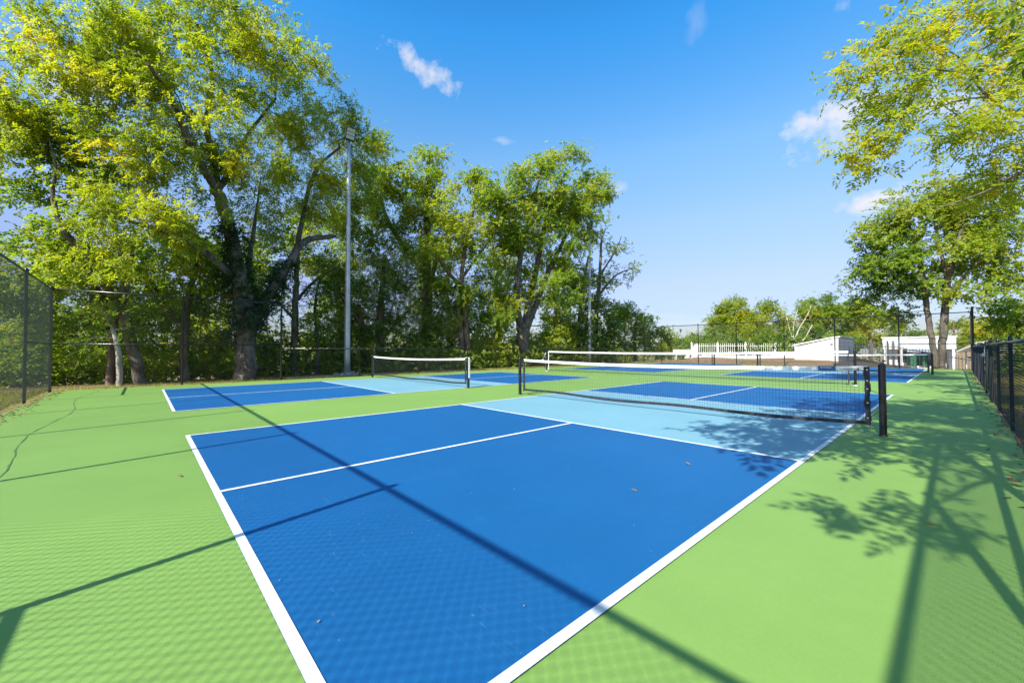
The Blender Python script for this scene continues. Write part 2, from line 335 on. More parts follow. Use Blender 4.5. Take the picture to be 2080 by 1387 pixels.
# ------------------------------------------------------------------ nets
def net(name, x0, x1, Y, H, Hm, z0, label, group, post_gap, tape=.055, cell=.045, tennis=False):
    "x0/x1 post axes; the white tape sags to Hm in the middle"
    root = thing(name, ((x0+x1)/2, Y, 0), label, 'net', group)
    pr = .040 if not tennis else .036
    for x in (x0, x1):
        h = H+.035
        p = MB().lathe((x, Y, 0), [(pr*1.0, 0), (pr, .006), (pr, h-.03), (pr*.93, h-.012), (pr*.7, h-.002), (pr*.3, h+.002), (.002, h+.003)], 22).build('post', M['post'], root)
        if tennis: MB().lathe((x, Y, .001), [(.085, 0), (.085, .025), (.05, .03)], 16).build('base_sleeve', M['galv'], p)
        else: MB().lathe((x, Y, .001), [(pr+.008, 0), (pr+.008, .018), (pr+.002, .022)], 22).build('base_collar', M['black'], p)
    a, e = x0+post_gap, x1-post_gap; xm = (a+e)/2; hw = (e-a)/2
    sag = lambda x: H - (H-Hm)*(1-((x-xm)/hw)**2)
    bot = lambda x: z0 + (.015*np.sin(np.asarray(x)*2.1) if not tennis else 0) - .03*(1-((x-xm)/hw)**2)*(0 if tennis else 1)
    xs = np.linspace(a, e, 41)
    # net of cords
    Q = []; r = .00135
    nvert = int((e-a)/cell); vx = np.linspace(a, e, nvert+1)
    tp, bt = sag(vx)-tape*.5, bot(vx)+.01
    def strip(p, q):
        t = nrm(q-p); n1 = nrm(np.cross(t, V(.3, 1, .2))); n2 = np.cross(t, n1); rg = [cos(k)*n1+sin(k)*n2 for k in (0, 2.094, 4.189)]
        for i in range(3): Q.append(np.stack([p+r*rg[i], p+r*rg[(i+1) % 3], q+r*rg[(i+1) % 3], q+r*rg[i]], 1))
    yv = np.full_like(vx, Y) + .004*np.sin(vx*5)
    jx = rng.normal(size=(2, len(vx)))*.003
    strip(np.stack([vx+jx[0], yv, bt], 1), np.stack([vx+jx[1], yv, tp], 1))
    nh = int((H-z0-tape)/cell)
    for i in range(1, nh+1):
        f = i/(nh+1); hx = vx[::3] if len(vx) > 3 else vx
        z = np.interp(hx, vx, bt*(1-f)+tp*f) + .004*np.sin(hx*3.1+i)
        P = np.stack([hx, np.full_like(hx, Y), z], 1); strip(P[:-1], P[1:])
    quads('net_mesh', np.concatenate(Q), M['cord'], root)
    def ribbon(zc, w, th, x=xs, jit=0.):
        b = MB(); k = len(x); rows = []
        for xx, z in zip(x, zc):
            dy = rng.normal()*jit
            rows.append([(xx, Y-th+dy, z-w/2), (xx, Y-th*1.2+dy, z), (xx, Y-th+dy, z+w/2), (xx, Y+th+dy, z+w/2), (xx, Y+th*1.2+dy, z), (xx, Y+th+dy, z-w/2)])
        vs = [p for q in rows for p in q]
        fs = [(i*6+j, (i+1)*6+j, (i+1)*6+(j+1) % 6, i*6+(j+1) % 6) for i in range(k-1) for j in range(6)] + [tuple(range(6))[::-1], tuple((k-1)*6+j for j in range(6))]
        return b.add(vs, fs)
    ribbon(sag(xs)-tape/2, tape, .006).build('top_tape', M['tape'], root)
    xb = np.linspace(a, e, 120 if not tennis else 40)
    if not tennis:
        ribbon(bot(xb), .050, .007, xb, .0035).build('bottom_band', M['band'], root)
        for x, s in ((a, 1), (e, -1)):
            zt, zb = sag(x)-.012, bot(x)-.03
            b = MB(); k = 14
            for i in range(k):
                za, zc = zb+(zt-zb)*i/k, zb+(zt-zb)*(i+1)/k
                w = .030+.004*sin(i*1.7+x)
                b.box((x+s*.006+.004*sin(i*.9), Y, (za+zc)/2), (w*2, .016+.003*(i % 2), zc-za+.0002*(i % 3)))
            b.build('side_band', M['band'], root)
            b = MB()
            for f in (.12, .38, .62, .76, .95):
                b.tube([(x+s*.004, Y-.013, zb+(zt-zb)*f), (x+s*.004, Y+.013, zb+(zt-zb)*f)], .010, 10)
            b.build('grommets', M['brass'], root)['kind'] = 'stuff'
            xp = x0 if s > 0 else x1
            b = MB()
            for f0, f1 in ((.95, .955), (.62, .55), (.38, .50), (.12, .30)):
                b.tube([(x, Y, zb+(zt-zb)*f0), ((x+xp)/2, Y-.01, zb+(zt-zb)*(f0+f1)/2-.01), (xp-s*.0, Y-pr*.9, zb+(zt-zb)*f1)], .0035, 5)
            stuff(b.build('lacing_cord', M['cord'], root))
            MB().tube([(x, Y, zb+.02), (x-s*.02, Y-.005, zb-.03), (x-s*.045, Y+.01, .075)], .0045, 5).build('tie_cord', M['cord'], root)
    else:
        ribbon(bot(xb), .02, .004, xb).build('bottom_cord', M['cord'], root)
        for x in (a, e): MB().box((x, Y, (H+z0)/2-.03), (.035, .008, H-z0-.06)).build('side_band', M['tape'] if x == a else M['band'], root)
    return root, sag
ng = 'nets strung across the courts'
rt1, sag1 = net('pickleball_net', -.51, 6.49, 6.83, .925, .865, .15, 'near pickleball net with blue label on its tape, right post in leaf shade', ng, .145)
x = 6.49-.145-.44
lb = MB().box((x, 6.83-.010, sag1(x)-.032), (.20, .008, .072)).build('tape_label', M['bluelabel'], rt1)
b = MB(); xx = x-.075
for w in (.022, .012, .014, .010, .012, .012, .016): b.box((xx+w/2, 6.83-.0155, sag1(x)-.018), (w*.8, .003, .013)); xx += w+.005
b.build('label_lettering', M['tape'], lb)
MB().box((x+.24, 6.83-.0085, sag1(x)-.032), (.20, .003, .006)).tube([(x+.345, 6.83-.0085, sag1(x)-.032), (x+.345, 6.83-.0115, sag1(x)-.032)], .012, 8).build('tape_arrow', M['band'], rt1)
rt2, sag2 = net('pickleball_net', -9.95, -2.92, 6.93, .915, .86, .15, 'left court pickleball net, standing apart before the wooded bank', ng, .13)
MB().box((-2.92+.05, 6.93, .62), (.012, .05, .62)).box((-2.95, 6.93, .935), (.17, .05, .012)).build('tape_strap', M['tape'], rt2)
net('pickleball_net', -.44, 6.43, 25.3, .90, .86, .10, 'far right pickleball net, its end post just left of the double trunk tree', ng, .12)
net('pickleball_net', -9.75, -2.79, 25.3, .90, .86, .10, 'far left pickleball net, mostly hidden behind the long divider net', ng, .12)
rt5, _ = net('tennis_net', -8.07, 5.02, 16.0, 1.09, 1.02, .05, 'long divider net across the middle, between near and far courts', ng, .16, tape=.07, tennis=True)
b = MB().tube([(-8.12, 16, 1.0), (-8.22, 15.98, .80), (-8.30, 15.97, .62)], .016, 6); b.lathe((-8.31, 15.96, .50), [(.02, 0), (.06, .03), (.06, .10), (.02, .15)], 10)
b.build('winch_handle', M['galv'], rt5)

# ------------------------------------------------------------------ light poles
def lightpole(px, base_py, X, top_py, head_py, lean, label, rbase, rtop):
    d = dep_x(px, X); B = at(px, base_py, d); B[2] = gz(B[0], B[1]); T = at(px+lean, top_py, d)
    root = thing('light_pole', B, label, 'light pole', 'tall lamp poles along the wooded side')
    k = np.linspace(0, 1, 14); pts = B[None]*(1-k[:, None]) + T[None]*k[:, None]
    pole = MB().tube(pts, rbase*(1-k)+rtop*k, 16).build('pole', M['galv'], root)
    b = MB()
    for i, z in enumerate(np.arange(2.6, T[2]-2.5, .45)):
        f = z/(T[2]-B[2]); c = B*(1-f)+T*f; s = 1 if i % 2 else -1
        b.tube([c, c+rt*s*(rbase*(1-f)+rtop*f+.13)], .009, 5)
    stuff(b.build('step_peg', M['galv'], root)); 
    dirv = nrm(V(0-B[0], 8-B[1], 0)); side = V(-dirv[1], dirv[0], 0); ang = math.atan2(dirv[1], dirv[0])-pi/2
    c = T + V(0, 0, .42) + dirv*.10
    MB().tube([T-V(0, 0, .1), T+V(0, 0, .25)], rtop*.6, 10).box(T+V(0, 0, .2), (.12, .16, .08), ang).build('bracket', M['lampbody'], root)
    hd = MB().box(c, (.46, .14, .62), ang, -.45).build('floodlight', M['lampbody'], root)
    for s in (-1, 0, 1):
        up_ = V(0, 0, cos(-.45)) + dirv*(-sin(-.45))*(-1)*-1
        cc = c + nrm(dirv*cos(.45)-V(0, 0, sin(.45)))*.072 + nrm(V(0, 0, cos(.45))+dirv*sin(.45))*(s*.17+.04)
        MB().box(cc, (.40, .012, .145), ang, -.45).build('lens', M['lens'], hd)
    MB().lathe((B[0], B[1], B[2]-.2), [(rbase*1.9, 0), (rbase*1.9, .30), (rbase*1.8, .33)], 16).build('concrete_foot', M['concrete'], root)
    return B
PB = lightpole(705, 757, -13.3, 292, 265, 4, 'tall silver light pole with square floodlight, nearer of the two', .15, .075)
lightpole(1197, 736, -13.4, 470, 455, 1, 'thinner looking far silver light pole rising through the foliage', .15, .085)
for i in range(7):
    q = rng.uniform(0, 6.28); rr = rng.uniform(.38, .6); p = PB+V(cos(q)*rr, sin(q)*rr, 0)
    o = MB(); w = rng.uniform(.09, .17); ph = rng.uniform(0, 6, 3)
    o.lathe((p[0], p[1], gz(p[0], p[1])-.03), [(w*.9, 0), (w, w*.4), (w*.75, w*.9), (w*.3, w*1.15)], 7)
    o.v = [(x+.02*sin(30*y+ph[0]), y+.02*sin(30*x+ph[1]), z+.015*sin(40*x+ph[2])) for x, y, z in o.v]
    tag(o.build('rock', M['concrete']), 'small grey rock lying round the foot of the near lamp pole', 'rock', 'rocks round the near lamp pole')

# ------------------------------------------------------------------ trees
SP = {  # leaflets per spray, spray length, leaf length, leaf width, droop, clump spread
    'pinnate': (11, .36, .130, .052, .45, .32),
    'maple':   (7, .24, .112, .082, .35, .30),
    'fine':    (12, .30, .085, .032, .15, .30),
    'big':     (6, .36, .20, .13, .35, .50),
    'far':     (6, .55, .30, .19, .3, .70),
}
LAIK = 1.4
SUN = nrm(V(.70, -3.60, 3.05))
LIGHTWARD = nrm(V(0, 0, .75) + SUN*.7)
def foliage(P, D, n_leaf, sp, tb, sc=1., r=None, tv=.10, spr=None):
    m, L, ll, lw, droop, spread = SP[sp]; L, ll, lw, spread = L*sc, ll*sc, lw*sc, spread*sc
    if spr: spread = spr
    r = r or rng; S = max(1, int(n_leaf/m)); idx = r.integers(0, len(P), S)
    ct = r.normal(0, .17, len(P))
    o = P[idx] + r.normal(size=(S, 3))*spread*V(1, 1, .75)
    d = nrm(D[idx]*.7 + r.normal(size=(S, 3))*.75 + V(0, 0, .15-droop*.55))
    side = nrm(np.cross(d, LIGHTWARD + r.normal(size=(S, 3))*.40)); uu = np.cross(side, d)
    t = np.linspace(.12, 1, m)[None, :, None]; sg = (np.arange(m) % 2*2-1.)[None, :, None]; sg = np.where(np.arange(m)[None, :, None] == m-1, 0, sg)
    base = o[:, None] + d[:, None]*t*L - V(0, 0, 1)*droop*.45*L*t*t
    ld = nrm(d[:, None]*np.where(sg == 0, 1., .5) + side[:, None]*sg*.9 + r.normal(size=(S, m, 3))*.28 - V(0, 0, 1)*droop*.25)
    nn = nrm(uu[:, None]*.8 + LIGHTWARD*.45 + r.normal(size=(S, m, 3))*.38); w = nrm(np.cross(ld, nn))
    k = r.uniform(.75, 1.25, (S, m, 1)); l_ = ll*k; w_ = lw*k*.5
    fold = nn*w_*.35
    q = np.stack([base, base+ld*l_*.42+w*w_+fold, base+ld*l_-nn*l_*.12, base+ld*l_*.42-w*w_+fold], 2).reshape(-1, 4, 3)
    tint = np.clip(tb + ct[idx][:, None] + r.normal(0, tv*.8, (S, 1)) + r.normal(0, tv*.5, (S, m)), 0, 1).ravel()
    return q, tint
def smooth(pts, n=6):
    pts = np.asarray(pts, float); k = len(pts)
    if k < 3: return np.array([pts[0]*(1-t)+pts[-1]*t for t in np.linspace(0, 1, n)])
    out = []
    for i in range(k-1):
        p0 = pts[max(i-1, 0)]; p1 = pts[i]; p2 = pts[i+1]; p3 = pts[min(i+2, k-1)]
        for t in np.arange(n)/n: out.append(.5*((2*p1)+(-p0+p2)*t+(2*p0-5*p1+4*p2-p3)*t*t+(-p0+3*p1-3*p2+p3)*t**3))
    out.append(pts[-1]); return np.array(out)
def tree(name, label, group, X, limbs, blobs, lm, bk, sp, lai=2.4, tb=.45, sc=1., seed=0, plane='x', dens=1.3, mode='px', tv=.10, twig=.007, cat='tree', ivy=None, branch=True):
    """limbs: [(x, y, half width), ...] sight-line points put at the tree's own distance, plus a 4th value = metres nearer(-)/farther(+);
    blobs: (x, y, rx, ry[, distance offset[, tint shift]]) masses of leaf, turned into ellipsoids of real size"""
    r = np.random.default_rng(seed+100)
    D_x = (lambda px: dep_x(px, X)) if plane == 'x' else (lambda px: dep_y(px, X)) if plane == 'y' else (lambda px: X)
    d0 = D_x(limbs[0][0][0]); k = d0/FPX
    def w3(p): return at(p[0], p[1], D_x(min(p[0], 2000)) + (p[3] if len(p) > 3 else 0)) if mode == 'px' else V(*p[:3])
    b = MB(); nodes = []; par = []; rad = []
    B = w3(limbs[0][0]) if mode == 'px' else V(*limbs[0][0][:3]); B[2] = gz(B[0], B[1])
    root = thing(name, B, label, cat, group)
    for li, lb in enumerate(limbs):
        P = np.array([w3(p) for p in lb]); R = np.array([(p[2]*k*.84 if mode == 'px' else p[3]) for p in lb])
        if li == 0: P[0][2] = gz(P[0][0], P[0][1])-.15
        Pn = smooth(P, 6); Rn = np.interp(np.linspace(0, 1, len(Pn)), np.linspace(0, 1, len(R)), R)
        Pn[1:-1] += r.normal(size=(len(Pn)-2, 3))*Rn[1:-1, None]*.09
        if li == 0 and R[0] > .1: Rn[0] *= 1.3; Rn[1] *= 1.1
        ph = r.uniform(0, 6, 3)
        b.tube(Pn, Rn, 10 if R[0] > .05 else 6, wob=lambda i, q: 1+.07*sin(3*q+ph[0]+i*.4)+.05*sin(5*q+ph[1]-i*.7))
        o = len(nodes)
        for i in range(len(Pn)):
            nodes.append(Pn[i]); par.append(-1); rad.append(Rn[i])
    # clump centres
    C = []; T = []
    for bl in blobs:
        if mode == 'px':
            d = D_x(min(bl[0], 2000))+(bl[4] if len(bl) > 4 else 0); c = at(bl[0], bl[1], d); rx, rz = bl[2]*d/FPX, bl[3]*d/FPX; ry = .8*max(rx, rz)
            ax = (rt, fw, V(0, 0, 1)); ts = bl[5] if len(bl) > 5 else 0; area = pi*rx*rz
        else:
            c = V(*bl[:3]); rx, ry, rz = bl[3:6]; ax = (V(1, 0, 0), V(0, 1, 0), V(0, 0, 1)); ts = bl[6] if len(bl) > 6 else 0; area = pi*rx*(ry if mode == 'top' else rz)
        n = max(4, int(area*dens/(SP[sp][5]*sc/.34)**1.5*1.2))
        u = nrm(r.normal(size=(n, 3)))*(r.uniform(.15, 1, (n, 1))**.45)
        C.append(c + u[:, :1]*rx*ax[0] + u[:, 1:2]*ry*ax[1] + u[:, 2:]*rz*ax[2]); T += [(ts, area)]*n
    Tn = np.array([t[0] for t in T]); C = np.concatenate(C); A = sum(t for t in {(i, x[1]) for i, x in enumerate([(0, 0)])} and [0]) if False else 0
    area = 0
    for bl in blobs:
        if mode == 'px':
            d = D_x(min(bl[0], 2000))+(bl[4] if len(bl) > 4 else 0); area += pi*bl[2]*bl[3]*(d/FPX)**2
        else: area += pi*bl[3]*(bl[4] if mode == 'top' else bl[5])
    ok = C[:, 2] > gz(C[:, 0], C[:, 1])+.25; C = C[ok]; Tn = Tn[ok]
    # grow branches from the limbs out to every clump
    NB = len(nodes); nd = np.array(nodes)
    lo = nd[:, 2] > (C[:, 2].min()-1.2 if len(C) else 0)
    dist = np.array([np.min(np.linalg.norm(nd-c, axis=1)) for c in C]); order = np.argsort(dist)
    pts = np.zeros((NB+len(C)*3, 3)); pts[:NB] = nd; use = np.zeros(len(pts), bool); use[:NB] = lo if lo.any() else True
    prt = np.full(len(pts), -1); cnt = np.zeros(len(pts)); n = NB; tipdir = np.zeros_like(C)
    tipof = np.zeros(len(C), int)
    for ci in order:
        c = C[ci]; dd = np.linalg.norm(pts[:n]-c, axis=1) + .35*np.maximum(0, pts[:n, 2]-c[2]); dd[~use[:n]] = 1e9
        j = int(np.argmin(dd)); a = pts[j]; v = c-a; Ld = np.linalg.norm(v)
        prev = j
        for f in (.35, .7, 1.):
            q = a+v*f + (r.normal(size=3)*.07*Ld + V(0, 0, .10*Ld*sin(f*pi)) if f < 1 else 0)
            pts[n] = q; prt[n] = prev; use[n] = True; prev = n; n += 1
        tipdir[ci] = nrm(pts[n-1]-pts[n-2]); tipof[ci] = n-1
    for ci in range(len(C)): cnt[tipof[ci]] += 1
    for i in range(n-1, NB-1, -1): cnt[prt[i]] += cnt[i]
    rr = twig*sc*np.maximum(cnt, 1)**.48
    for i in range(NB): rr[i] = min(rad[i], rr[i]) if rad[i] > 0 else rr[i]
    if branch and n > NB:
        i = np.arange(NB, n); a = pts[prt[i]]; e = pts[i]; ra = np.where(prt[i] >= NB, rr[prt[i]], np.minimum(rr[i]*1.15, np.array(rad+[0]*(len(pts)-NB))[prt[i]]))[:, None]; re = rr[i][:, None]
        t = nrm(e-a); n1 = nrm(np.cross(t, V(.31, .57, .76))); n2 = np.cross(t, n1); fs = []
        rg = [cos(q)*n1+sin(q)*n2 for q in (0, pi/2, pi, 1.5*pi)]
        for s in range(4): fs.append(np.stack([a+ra*rg[s], a+ra*rg[(s+1) % 4], e+re*rg[(s+1) % 4], e+re*rg[s]], 1))
        for q in np.concatenate(fs): b.add(q, [(0, 1, 2, 3)], True)
    b.build('trunk', bk, root)
    m, L, ll, lw = SP[sp][:4]; la = ll*lw*sc*sc*.55
    q, tint = foliage(C, tipdir, int(LAIK*lai*area/la), sp, tb, sc, r, tv)
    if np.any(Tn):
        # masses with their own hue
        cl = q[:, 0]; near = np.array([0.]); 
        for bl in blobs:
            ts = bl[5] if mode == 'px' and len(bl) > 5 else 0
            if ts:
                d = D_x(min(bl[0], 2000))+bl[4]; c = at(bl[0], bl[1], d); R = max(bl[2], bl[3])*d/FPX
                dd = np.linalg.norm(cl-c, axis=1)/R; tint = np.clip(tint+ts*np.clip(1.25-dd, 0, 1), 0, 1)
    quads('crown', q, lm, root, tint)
    if ivy:
        z0, z1, rad_ = ivy; base = nodes
        sel = [i for i in range(NB) if z0 < nodes[i][2] < z1 and rad[i] > .19]; P = np.array([nodes[i] for i in sel]); Rr = np.array([rad[i] for i in sel])
        kx = r.integers(0, len(P), 2600); kk = np.clip(r.uniform(0, 1, (2600, 1)), 0, 1); j2 = np.minimum(kx+1, len(P)-1)
        base = np.where(np.linalg.norm(P[j2]-P[kx], axis=1, keepdims=True) < 1.2, P[kx]*(1-kk)+P[j2]*kk, P[kx])
        dv = nrm(r.normal(size=(2600, 3))*V(1, 1, .3)); c = base+dv*(Rr[kx][:, None]*1.05+np.abs(r.normal(size=(2600, 1)))*rad_)
        q, tint = foliage(c, dv, 17000, 'maple', .5, .8, r, .13, .10); quads('ivy', q, M['ivy'], root, tint)
    return root

wg = 'trees of the wooded bank behind the left fence'
# the big yellow-green walnut with the ivy clad trunk
tree('walnut_tree', 'largest tree, ivy clad trunk and yellow green crown reaching above the photo', wg, -12.9,
     [[(500, 768, 23), (501, 700, 21), (495, 620, 21), (482, 540, 17), (462, 450, 13), (440, 382, 12)],
      [(440, 384, 9), (405, 330, 8, -.5), (378, 270, 7, -1), (352, 210, 5, -.3), (300, 130, 3, -2)],
      [(442, 384, 10), (432, 320, 8, .5), (420, 250, 6, .8), (430, 150, 5, .8), (400, 50, 3, .6)],
      [(446, 380, 7), (476, 335, 6, 1), (500, 280, 4, 1.5), (560, 200, 3, 1.5)],
      [(505, 660, 16), (535, 615, 13, .3), (585, 540, 11, .6), (620, 490, 9, 1), (680, 480, 5, 2.2)],
      [(600, 525, 8, .8), (615, 440, 6, 1.6), (640, 350, 5, 1.5), (690, 300, 3, 2.2)],
      [(470, 560, 9), (400, 500, 6, -1), (330, 470, 4, -.6), (260, 450, 3, -.6)],
      [(500, 560, 8, .2), (512, 490, 5, .5), (522, 420, 3, .8), (530, 360, .8, 1)]],
     [(250, 55, 150, 75), (160, 30, 90, 45), (410, 30, 150, 70), (330, 165, 170, 90), (500, 70, 80, 70, 1.), (560, 110, 55, 55, 1.), (640, 150, 48, 42, 1.6), (560, 215, 110, 65, 1),
      (400, 280, 150, 75, -.8), (210, 215, 90, 65, -.3), (170, 130, 80, 60, -.3), (620, 265, 70, 55, 2.2), (690, 260, 60, 45, 2.6), (730, 310, 55, 50, 2.6), (300, 335, 110, 55, -.3), (500, 330, 90, 60, .6),
      (610, 370, 80, 60, 1.), (680, 390, 70, 55, 2.2), (285, 460, 115, 55, -.6, .06), (210, 430, 70, 40, -.6, .08), (390, 440, 80, 60, -1), (540, 440, 60, 60, .8), (640, 450, 50, 40, 2.2), (250, 525, 70, 35, -.5, .06)],
     Y_, M['bark'], 'pinnate', 2.1, .60, 1.0, 1, ivy=(1.5, 6.3, .16))
tree('broadleaf_tree', 'leaning tree with forked trunk and broad dark leaves left of the ivy clad one', wg, -13.2,
     [[(287, 782, 12), (268, 700, 11), (250, 640, 10), (222, 590, 8), (170, 515, 7), (128, 465, 6), (108, 400, 4), (112, 340, 2.4), (100, 285, .8)],
      [(250, 640, 7), (247, 560, 5), (246, 490, 4)], [(252, 628, 5), (262, 560, 4), (270, 500, 3)], [(130, 468, 4), (180, 400, 3, 1), (230, 340, 2, 1.5)]],
     [(50, 300, 90, 55, 1), (120, 300, 80, 60, 1), (180, 330, 70, 50, 1), (40, 370, 70, 40, 1), (150, 390, 75, 45, .8), (215, 370, 60, 45, 1.2), (110, 440, 60, 35), (220, 310, 60, 45, 1.6), (60, 255, 60, 40, 1), (240, 530, 40, 35, 1), (180, 555, 50, 35, 1)],
     G_, M['bark'], 'maple', 1.7, .74, 1.15, 2)
tree('walnut_tree', 'thin yellow green branches entering at the photo\'s left edge, top corner', wg, -13.5,
     [[(-160, 800, 14), (-140, 560, 11), (-100, 380, 8), (-60, 270, 5), (0, 160, 3)]],
     [(0, 110, 45, 50), (20, 190, 45, 40), (-60, 200, 70, 90), (50, 235, 40, 35), (-20, 290, 60, 40), (80, 215, 45, 30)], Y_, M['bark'], 'pinnate', 1.5, .55, 1.0, 3)
tree('broadleaf_tree', 'small leaved light green tree just beyond the near left fence corner', wg, -13.6,
     [[(224, 782, 9), (226, 720, 8), (232, 660, 7), (200, 590, 4), (150, 530, 3)], [(232, 665, 5), (250, 600, 3)]],
     [(40, 500, 90, 40, .5), (90, 560, 100, 45), (-20, 560, 60, 60), (160, 620, 80, 45), (190, 545, 70, 40), (120, 680, 70, 45, 1.2), (40, 650, 70, 50, .5), (225, 640, 55, 30, 1.5), (150, 745, 45, 22, 2.2), (60, 735, 60, 35, 1.5)], G_, M['barkbrown'], 'maple', 2.0, .86, 1.0, 4)
tree('young_tree', 'slim pale trunk standing between the leaning trunk and the near corner', wg, -12.7,
     [[(243, 781, 6), (242, 740, 6), (236, 690, 5), (228, 668, 4)]], [(225, 640, 35, 25), (270, 670, 35, 22), (200, 690, 30, 20)], G_, M['barkpale'], 'fine', 1.2, .5, 1.1, 5)
tree('broadleaf_tree', 'mid green tree filling the view behind the middle post of the tall left fence', wg, -14.4,
     [[(376, 772, 10), (374, 700, 9), (380, 620, 7), (400, 540, 5), (420, 480, 3)], [(376, 680, 5), (330, 610, 4), (300, 560, 3)]],
     [(380, 545, 75, 50), (420, 620, 70, 45), (330, 600, 75, 45), (300, 670, 60, 40), (390, 690, 60, 35), (450, 560, 55, 45), (350, 500, 60, 35), (440, 680, 50, 35), (540, 610, 45, 40, 1), (545, 690, 45, 35, 1)], G_, M['barkbrown'], 'maple', 2.0, .84, 1.1, 6)
tree('slender_tree', 'slender dark trunked tree between the tall fence end post and the silver pole', wg, -15,
     [[(598, 763, 8), (598, 690, 8), (600, 610, 7), (603, 560, 6), (606, 480, 4)], [(604, 610, 4), (640, 570, 3, .5), (690, 540, 2, .5)], [(600, 650, 4), (560, 610, 2)]],
     [(600, 500, 45, 35), (650, 530, 40, 25), (560, 570, 35, 28), (615, 640, 40, 28), (640, 690, 40, 25), (575, 700, 35, 25), (655, 600, 30, 20), (545, 480, 50, 40, 1)], G_, M['bark'], 'maple', 1.3, .5, 1.3, 7)
tree('slender_tree', 'thin crooked sapling just left of the nearer silver pole', wg, -14.8, [[(644, 762, 4), (646, 700, 4), (640, 620, 3), (652, 560, 2)]],
     [(645, 590, 32, 24), (665, 640, 28, 20), (630, 690, 30, 20), (670, 570, 28, 25)], G_, M['bark'], 'fine', 1.4, .55, 1.4, 8)
tree('oak_tree', 'tall olive green tree rising right behind the floodlight', wg, -18,
     [[(870, 750, 14), (868, 600, 12), (866, 480, 8), (868, 380, 5), (872, 310, 2)], [(866, 560, 7), (800, 470, 5), (770, 400, 3)], [(868, 600, 6), (900, 480, 4)]],
     [(870, 330, 38, 38), (885, 375, 35, 35), (845, 380, 45, 40), (800, 350, 45, 35), (770, 300, 32, 28), (760, 370, 55, 45), (855, 440, 50, 45), (800, 430, 60, 45), (740, 440, 55, 45), (700, 480, 45, 45), (890, 460, 35, 40), (830, 500, 55, 40), (760, 510, 60, 40)], G_, M['bark'], 'big', 2.6, .84, .7, 9)
tree('cedar_tree', 'dark dense evergreen behind the left court net', wg, -15.6,
     [[(775, 757, 11), (772, 680, 10), (775, 600, 7), (782, 520, 4)], [(774, 700, 5), (720, 640, 3), (690, 600, 2)], [(774, 690, 5), (840, 620, 3), (870, 590, 2)], [(742, 757, 7), (738, 690, 6), (730, 620, 4)]],
     [(780, 560, 75, 45), (720, 600, 60, 40), (850, 580, 70, 45), (770, 640, 80, 45), (830, 660, 60, 40), (690, 650, 50, 40), (880, 650, 50, 40), (740, 690, 60, 30), (820, 710, 60, 25), (880, 700, 45, 30), (700, 550, 50, 35), (690, 705, 40, 25)], D_, M['barkbrown'], 'fine', 2.4, .88, 1.4, 10)
tree('maple_tree', 'round crowned bright yellow green tree between the evergreen and the forked trunk', wg, -14.6,
     [[(951, 735, 8), (948, 680, 8), (943, 625, 7), (938, 570, 6), (945, 500, 4), (962, 420, 3), (966, 360, 1.5)], [(940, 590, 5), (905, 545, 4), (872, 500, 3), (850, 460, 2)], [(938, 735, 7), (936, 670, 6), (930, 620, 4)], [(942, 560, 4), (985, 500, 3), (1010, 460, 2)]],
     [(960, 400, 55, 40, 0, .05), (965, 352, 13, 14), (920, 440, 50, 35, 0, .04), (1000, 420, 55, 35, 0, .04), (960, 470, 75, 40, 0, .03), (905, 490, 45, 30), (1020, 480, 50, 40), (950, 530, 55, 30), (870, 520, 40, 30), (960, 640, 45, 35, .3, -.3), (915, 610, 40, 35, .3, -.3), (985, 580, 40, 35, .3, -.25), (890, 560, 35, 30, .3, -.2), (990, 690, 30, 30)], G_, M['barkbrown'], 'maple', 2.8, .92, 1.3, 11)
tree('maple_tree', 'tall green tree with a thick trunk splitting into a V, behind the near net', wg, -14.2,
     [[(1064, 728, 17), (1062, 690, 16), (1060, 660, 14)], [(1056, 662, 9), (1050, 600, 8), (1058, 520, 6), (1080, 430, 4), (1100, 340, 2)], [(1066, 662, 9), (1078, 600, 8), (1095, 520, 6), (1110, 440, 4), (1150, 350, 3)], [(1070, 668, 8), (1092, 610, 7), (1120, 540, 5), (1160, 460, 4), (1200, 400, 2)]],
     [(1100, 345, 45, 35), (1145, 325, 35, 28), (1060, 360, 35, 30), (1200, 370, 35, 30), (1215, 415, 28, 32), (1170, 400, 50, 40), (1100, 420, 65, 45), (1040, 430, 40, 35), (1180, 460, 50, 35), (1110, 500, 75, 40), (1040, 520, 45, 40), (1080, 575, 70, 35), (1150, 550, 50, 35), (1020, 600, 40, 40), (1010, 660, 30, 35), (1120, 610, 50, 30), (1140, 670, 40, 30), (1110, 680, 30, 25), (1105, 385, 60, 38), (1150, 430, 50, 40), (1065, 480, 45, 35)], G_, M['bark'], 'maple', 3.0, .88, 1.4, 12)
tree('cedar_tree', 'dark tree with reddish trunk round the far silver pole', wg, -14.8,
     [[(1172, 733, 6), (1176, 660, 5), (1182, 600, 4), (1195, 520, 2)], [(1186, 735, 5), (1188, 670, 4), (1210, 600, 3)]],
     [(1180, 590, 40, 32), (1220, 620, 38, 32), (1160, 640, 40, 30), (1205, 670, 45, 28), (1240, 650, 28, 26), (1215, 560, 30, 30), (1160, 690, 40, 22), (1240, 690, 30, 22), (1225, 705, 40, 15)], D_, M['barkbrown'], 'maple', 2.8, .84, 1.5, 13)
